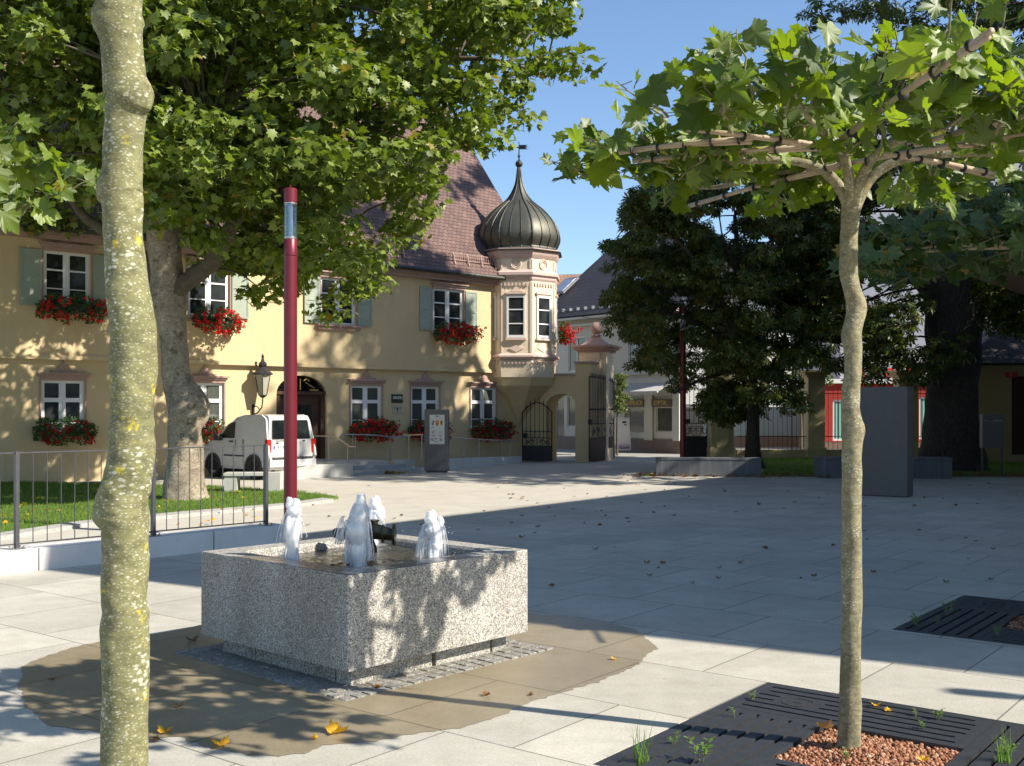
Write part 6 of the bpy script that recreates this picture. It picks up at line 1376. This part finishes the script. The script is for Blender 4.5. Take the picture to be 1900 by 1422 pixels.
# ------------------------------------------------------------ hall to the right of the square (throws the big shadow) with its canopy
C0 = Vector((6.12, 8.07, 0)); e1 = Vector((.611, .792, 0)).normalized(); e2 = Vector((.872, -.489, 0)).normalized()
hl = thing('market_hall', 'large flat roofed hall standing right of the picture, its shadow lying over the square', 'building', tuple(C0))
HH = 10.16; L1, L2 = 46, 24
def q_(a, b, z): p = e1*a+e2*b; return (p.x, p.y, z)
m = MB(); m.add([q_(.3,.3,-.1), q_(L1,.3,-.1), q_(L1,L2,-.1), q_(.3,L2,-.1), q_(.3,.3,HH-.3), q_(L1,.3,HH-.3), q_(L1,L2,HH-.3), q_(.3,L2,HH-.3)], [(0,1,2,3),(4,7,6,5),(0,4,5,1),(1,5,6,2),(2,6,7,3),(3,7,4,0)]); m.build('wall', M['whitew'], hl)
m = MB(); m.add([q_(0,0,HH-.299), q_(L1+.3,0,HH-.299), q_(L1+.3,L2+.3,HH-.299), q_(0,L2+.3,HH-.299), q_(0,0,HH), q_(L1+.3,0,HH), q_(L1+.3,L2+.3,HH), q_(0,L2+.3,HH)], [(0,1,2,3),(4,7,6,5),(0,4,5,1),(1,5,6,2),(2,6,7,3),(3,7,4,0)]); m.build('roof_slab', M['conc'], hl)
for fl in range(3):
    for i in range(12):
        a = 1.6+i*3.6; z = .9+fl*3.1; m = MB(); m.add([q_(a,.22,z), q_(a+1.8,.22,z), q_(a+1.8,.22,z+1.7), q_(a,.22,z+1.7), q_(a,.30,z), q_(a+1.8,.30,z), q_(a+1.8,.30,z+1.7), q_(a,.30,z+1.7)], [(0,3,2,1),(0,1,5,4),(1,2,6,5),(2,3,7,6),(3,0,4,7)])
        f = m.build('window', M['white'], hl); m = MB(); m.add([q_(a+.1,.21,z+.1), q_(a+1.7,.21,z+.1), q_(a+1.7,.21,z+1.6), q_(a+.1,.21,z+1.6)], [(0,3,2,1)]); m.build('pane', M['glass'], f)
cn = thing('canopy', 'pale edged flat canopy with brown underside poking in at the upper right', 'canopy', (9.8, 24.6, 0))
def c_(u, v, z): return (U[0]*u-V[0]*v, U[1]*u-V[1]*v, z)
def slab(m, u0, u1, v0, v1, z0, z1): m.add([c_(u0,v0,z0), c_(u1,v0,z0), c_(u1,v1,z0), c_(u0,v1,z0), c_(u0,v0,z1), c_(u1,v0,z1), c_(u1,v1,z1), c_(u0,v1,z1)], [(0,1,2,3),(4,7,6,5),(0,4,5,1),(1,5,6,2),(2,6,7,3),(3,7,4,0)])
m = MB(); slab(m, 0, 14, 0, 8, 5.12, 5.3); m.build('roof_plate', M['steel'], cn)
m = MB(); slab(m, .15, 13.9, .15, 7.9, 5.0, 5.118); m.build('soffit', pm('brown_soffit', (.30,.19,.12), (.24,.15,.1), 2, .7), cn)
for u in (1.5, 7, 12.5): m = MB(); slab(m, u, u+.15, 6.5, 6.65, 0, 5.0); m.build('post', M['steel'], cn)

# overhead cable
a = PD(1038, 574, 44); b = PD(1180, 588, 41); cbm = MB(); cbm.tube([a.lerp(b, i/10)-Vector((0, 0, .25*math.sin(math.pi*i/10))) for i in range(11)], .012, 5); tag(cbm.build('overhead_cable', M['plastic']), 'thin sagging cable running from the oriel into the chestnut', 'cable')

# ------------------------------------------------------------ fallen leaves, weeds
def fallen(px, py, s_, mat, label, group=None, z=.006, seed=0, rz=None):
    p = G(px, py, z); pass
    random.seed(seed); tv, tf = leaf_lobed(.5); a = random.uniform(0, 6.28); t1 = random.uniform(-.25, .25); vs = []
    for v in tv:
        x, y, zz_ = v*s_; zz_ = abs(zz_)*1.0+abs(x*t1)+random.uniform(0, .05)*s_; vs.append((x*math.cos(a)-y*math.sin(a), x*math.sin(a)+y*math.cos(a), max(zz_, .001)))
    m = MB(); m.add(vs, tf); o = m.build('fallen_leaf', mat); o.location = p; tag(o, label, 'leaf', group); return o
for i, (px, py, s_, mt, lab) in enumerate([(625,1361,.13,'fallen_y','bright yellow curled leaf on the wet paving, biggest of them'),(408,1384,.10,'fallen_y','orange leaf just off the wet patch beside a paving joint'),(306,1360,.08,'fallen_y','yellow leaf right of the mottled left trunk'),(287,1375,.06,'fallen','brownish leaf close to the mottled left trunk'),(583,1371,.045,'fallen_y','tiny orange leaf left of the biggest yellow leaf'),(357,1190,.10,'fallen','brown leaf in the shade left of the fountain'),(700,1277,.06,'fallen','reddish leaf on the granite setts at the fountain corner'),(902,1291,.06,'fallen','brown leaf on the wet slab right of the fountain'),(985,1290,.04,'fallen','small red leaf at the edge of the wet slab'),(1141,1224,.06,'fallen_y','yellow leaf lying on the right end of the wet patch'),(97,1261,.06,'fallen','orange brown leaf in the leaf shadows far left'),(330,1312,.06,'fallen','brown leaf in the leaf shadow right of the mottled trunk'),(1625,1310,.06,'fallen_y','pale yellow leaf on the grate beside the slim trunk'),(1648,1320,.05,'fallen_y','pale green yellow leaf resting on a grate slot'),(1530,1352,.10,'fallen','brown leaf on the gravel left of the slim trunk'),(1712,1412,.07,'fallen_y','yellow leaf on the gravel right of the slim trunk'),(1755,1080,.07,'fallen','brown leaf just above the shaded grate'),(1105,1019,.09,'fallen','brown leaf on the shaded paving above the fountain right corner'),(1420,1018,.09,'fallen','brown curled leaf left of the slim trunk in shade')]):
    fallen(px, py, s_, M[mt], lab, None, .006 if py < 1300 or px < 1200 else .002, i)
rs = random.Random(4)
for i in range(80):
    px = rs.uniform(960, 1895); py = rs.choice((rs.uniform(893, 960), rs.uniform(893, 1090))); 
    if abs(px-1650) < 60 and py < 925: continue
    fallen(px, py, rs.uniform(.04, .085), M['fallen'], 'brown fallen leaf lying on the shaded paving slabs', 'brown leaves scattered over the shaded square', .006, 100+i)
for i in range(30):
    fallen(rs.uniform(560, 1180), rs.uniform(895, 985), rs.uniform(.05, .08), M['fallen'], 'brown fallen leaf lying on the pale sunlit path', 'brown leaves on the sunlit path', .002, 300+i)
pl = np.array([[*(G(rs.gauss(717, 14), 880).xy), .02+abs(rs.gauss(0, .03))] for _ in range(160)]); tag(cloud('leaf_litter', pl, rng.normal(size=(160, 3))+np.array([0,0,1]), rng.uniform(.05, .11, 160), leaf_lobed(.3), leafmat('dry_leaf', (.30,.21,.10), (.42,.30,.14), None, .001, .2, .2)), 'heap of dry yellow brown leaves against the lowest step', 'leaf litter', kind='stuff')
ll = np.array([[rs.uniform(3, 17), rs.uniform(29.3, 30.9), .06] for _ in range(500)]); tag(cloud('leaf_litter', ll, rng.normal(size=(500, 3))*.3+np.array([0,0,1]), rng.uniform(.06, .13, 500), leaf_lobed(.3), M['fallen']), 'dry brown leaves gathered along the lawn border', 'leaf litter', kind='stuff')
lw3 = np.array([[*(G(rs.uniform(0, 500), rs.uniform(915, 985)).xy), .085] for _ in range(50)]); tag(cloud('leaf_litter', lw3, rng.normal(size=(50, 3))*.3+np.array([0,0,1]), rng.uniform(.06, .10, 50), leaf_lobed(.3), M['fallen_y']), 'yellow leaves sprinkled on the sunny lawn', 'leaf litter', kind='stuff')
M['weed'] = leafmat('weed_leaf', (.10,.20,.03), (.20,.32,.06), None, .001, .35, .3)
def grass_tuft(px, py, h, n, label, spread=.05):
    p = G(px, py); t = thing('grass_tuft', label, 'weed', tuple(p), 0, 'weeds growing through the tree grates'); P = []; m = MB(); r_ = random.Random(px)
    for i in range(n):
        a = r_.uniform(0, 6.28); b = Vector((r_.gauss(0, spread*.4), r_.gauss(0, spread*.4), -.03)); hh_ = h*r_.uniform(.4, 1); lean = r_.uniform(.1, .7)
        pts = [b+Vector((math.cos(a)*lean*hh_*f*f, math.sin(a)*lean*hh_*f*f, hh_*(f-.25*lean*f*f))) for f in (0,.25,.5,.75,1)]; w = Vector((-math.sin(a), math.cos(a), 0))*.0035
        vs = []; 
        for j, q in enumerate(pts): k = 1-j/4.2; vs += [q-w*k, q+w*k]
        m.add(vs, [(2*j, 2*j+1, 2*j+3, 2*j+2) for j in range(4)])
    m.build('blades', M['weed'], t)
def weed(px, py, h, n, label):
    p = G(px, py); t = thing('weed_plant', label, 'weed', tuple(p), 0, 'weeds growing through the tree grates'); r_ = random.Random(px*3); m = MB(); P = []; Nn = []; T = []; S = []
    for s_ in range(max(1, n//9)):
        a0 = r_.uniform(0, 6.28); tip = Vector((math.cos(a0)*h*.45, math.sin(a0)*h*.45, h*r_.uniform(.6, 1))); m.tube([(0, 0, -.03), tip*.5+Vector((0, 0, .01)), tip], [.003, .0022, .0012], 5)
        for i in range(9):
            f = .25+.75*i/9; q = tip*f; a = i*2.4+a0; od = Vector((math.cos(a), math.sin(a), .35)); s2 = h*.28*(1.1-.5*f)+.008; P.append(q+od*s2*.5); Nn.append(Vector((0, 0, 1))-od*.4); T.append(od); S.append(s2)
    m.build('stem', M['twig'], t); cloud('leaves', np.array([q[:] for q in P]), np.array([q[:] for q in Nn]), np.array(S), leaf_oval(), M['weed'], t, T=np.array([q[:] for q in T]))
grass_tuft(1188, 1412, .30, 34, 'tall grass tuft at the lower left corner of the sunlit grate'); grass_tuft(1862, 1412, .26, 30, 'broad grass tuft on the grate at the lower right corner')
for px, py, h, n, lab in ((1302,1412,.16,34,'bushy nettle like weed in the lower left of the sunlit grate'),(1250,1380,.06,18,'small yellow green weed beside the nettle in a grate slot'),(1253,1366,.04,9,'tiny heart leaved weed above the small yellow green weed'),(1398,1298,.05,18,'low weed at the upper left corner of the sunlit grate'),(1365,1330,.06,9,'wispy weed in the left row of grate slots'),(1572,1408,.06,27,'leafy weed hugging the foot of the slim trunk'),(1740,1334,.07,27,'weed cluster in the right part of the sunlit grate'),(1715,1352,.05,18,'flat weed in front of the right weed cluster'),(1700,1328,.04,18,'creeping weed left of the right weed cluster'),(1870,1400,.10,18,'dark weed among the grass at the lower right corner'),(1700,1160,.12,36,'bushy weed in the left slots of the shaded grate'),(1758,1140,.14,18,'large leaved weed in the middle of the shaded grate'),(1738,1158,.07,18,'low weed right of the bushy weed on the shaded grate'),(1850,1178,.09,27,'weed patch at the near edge of the shaded grate')):
    weed(px, py, h, n, lab)
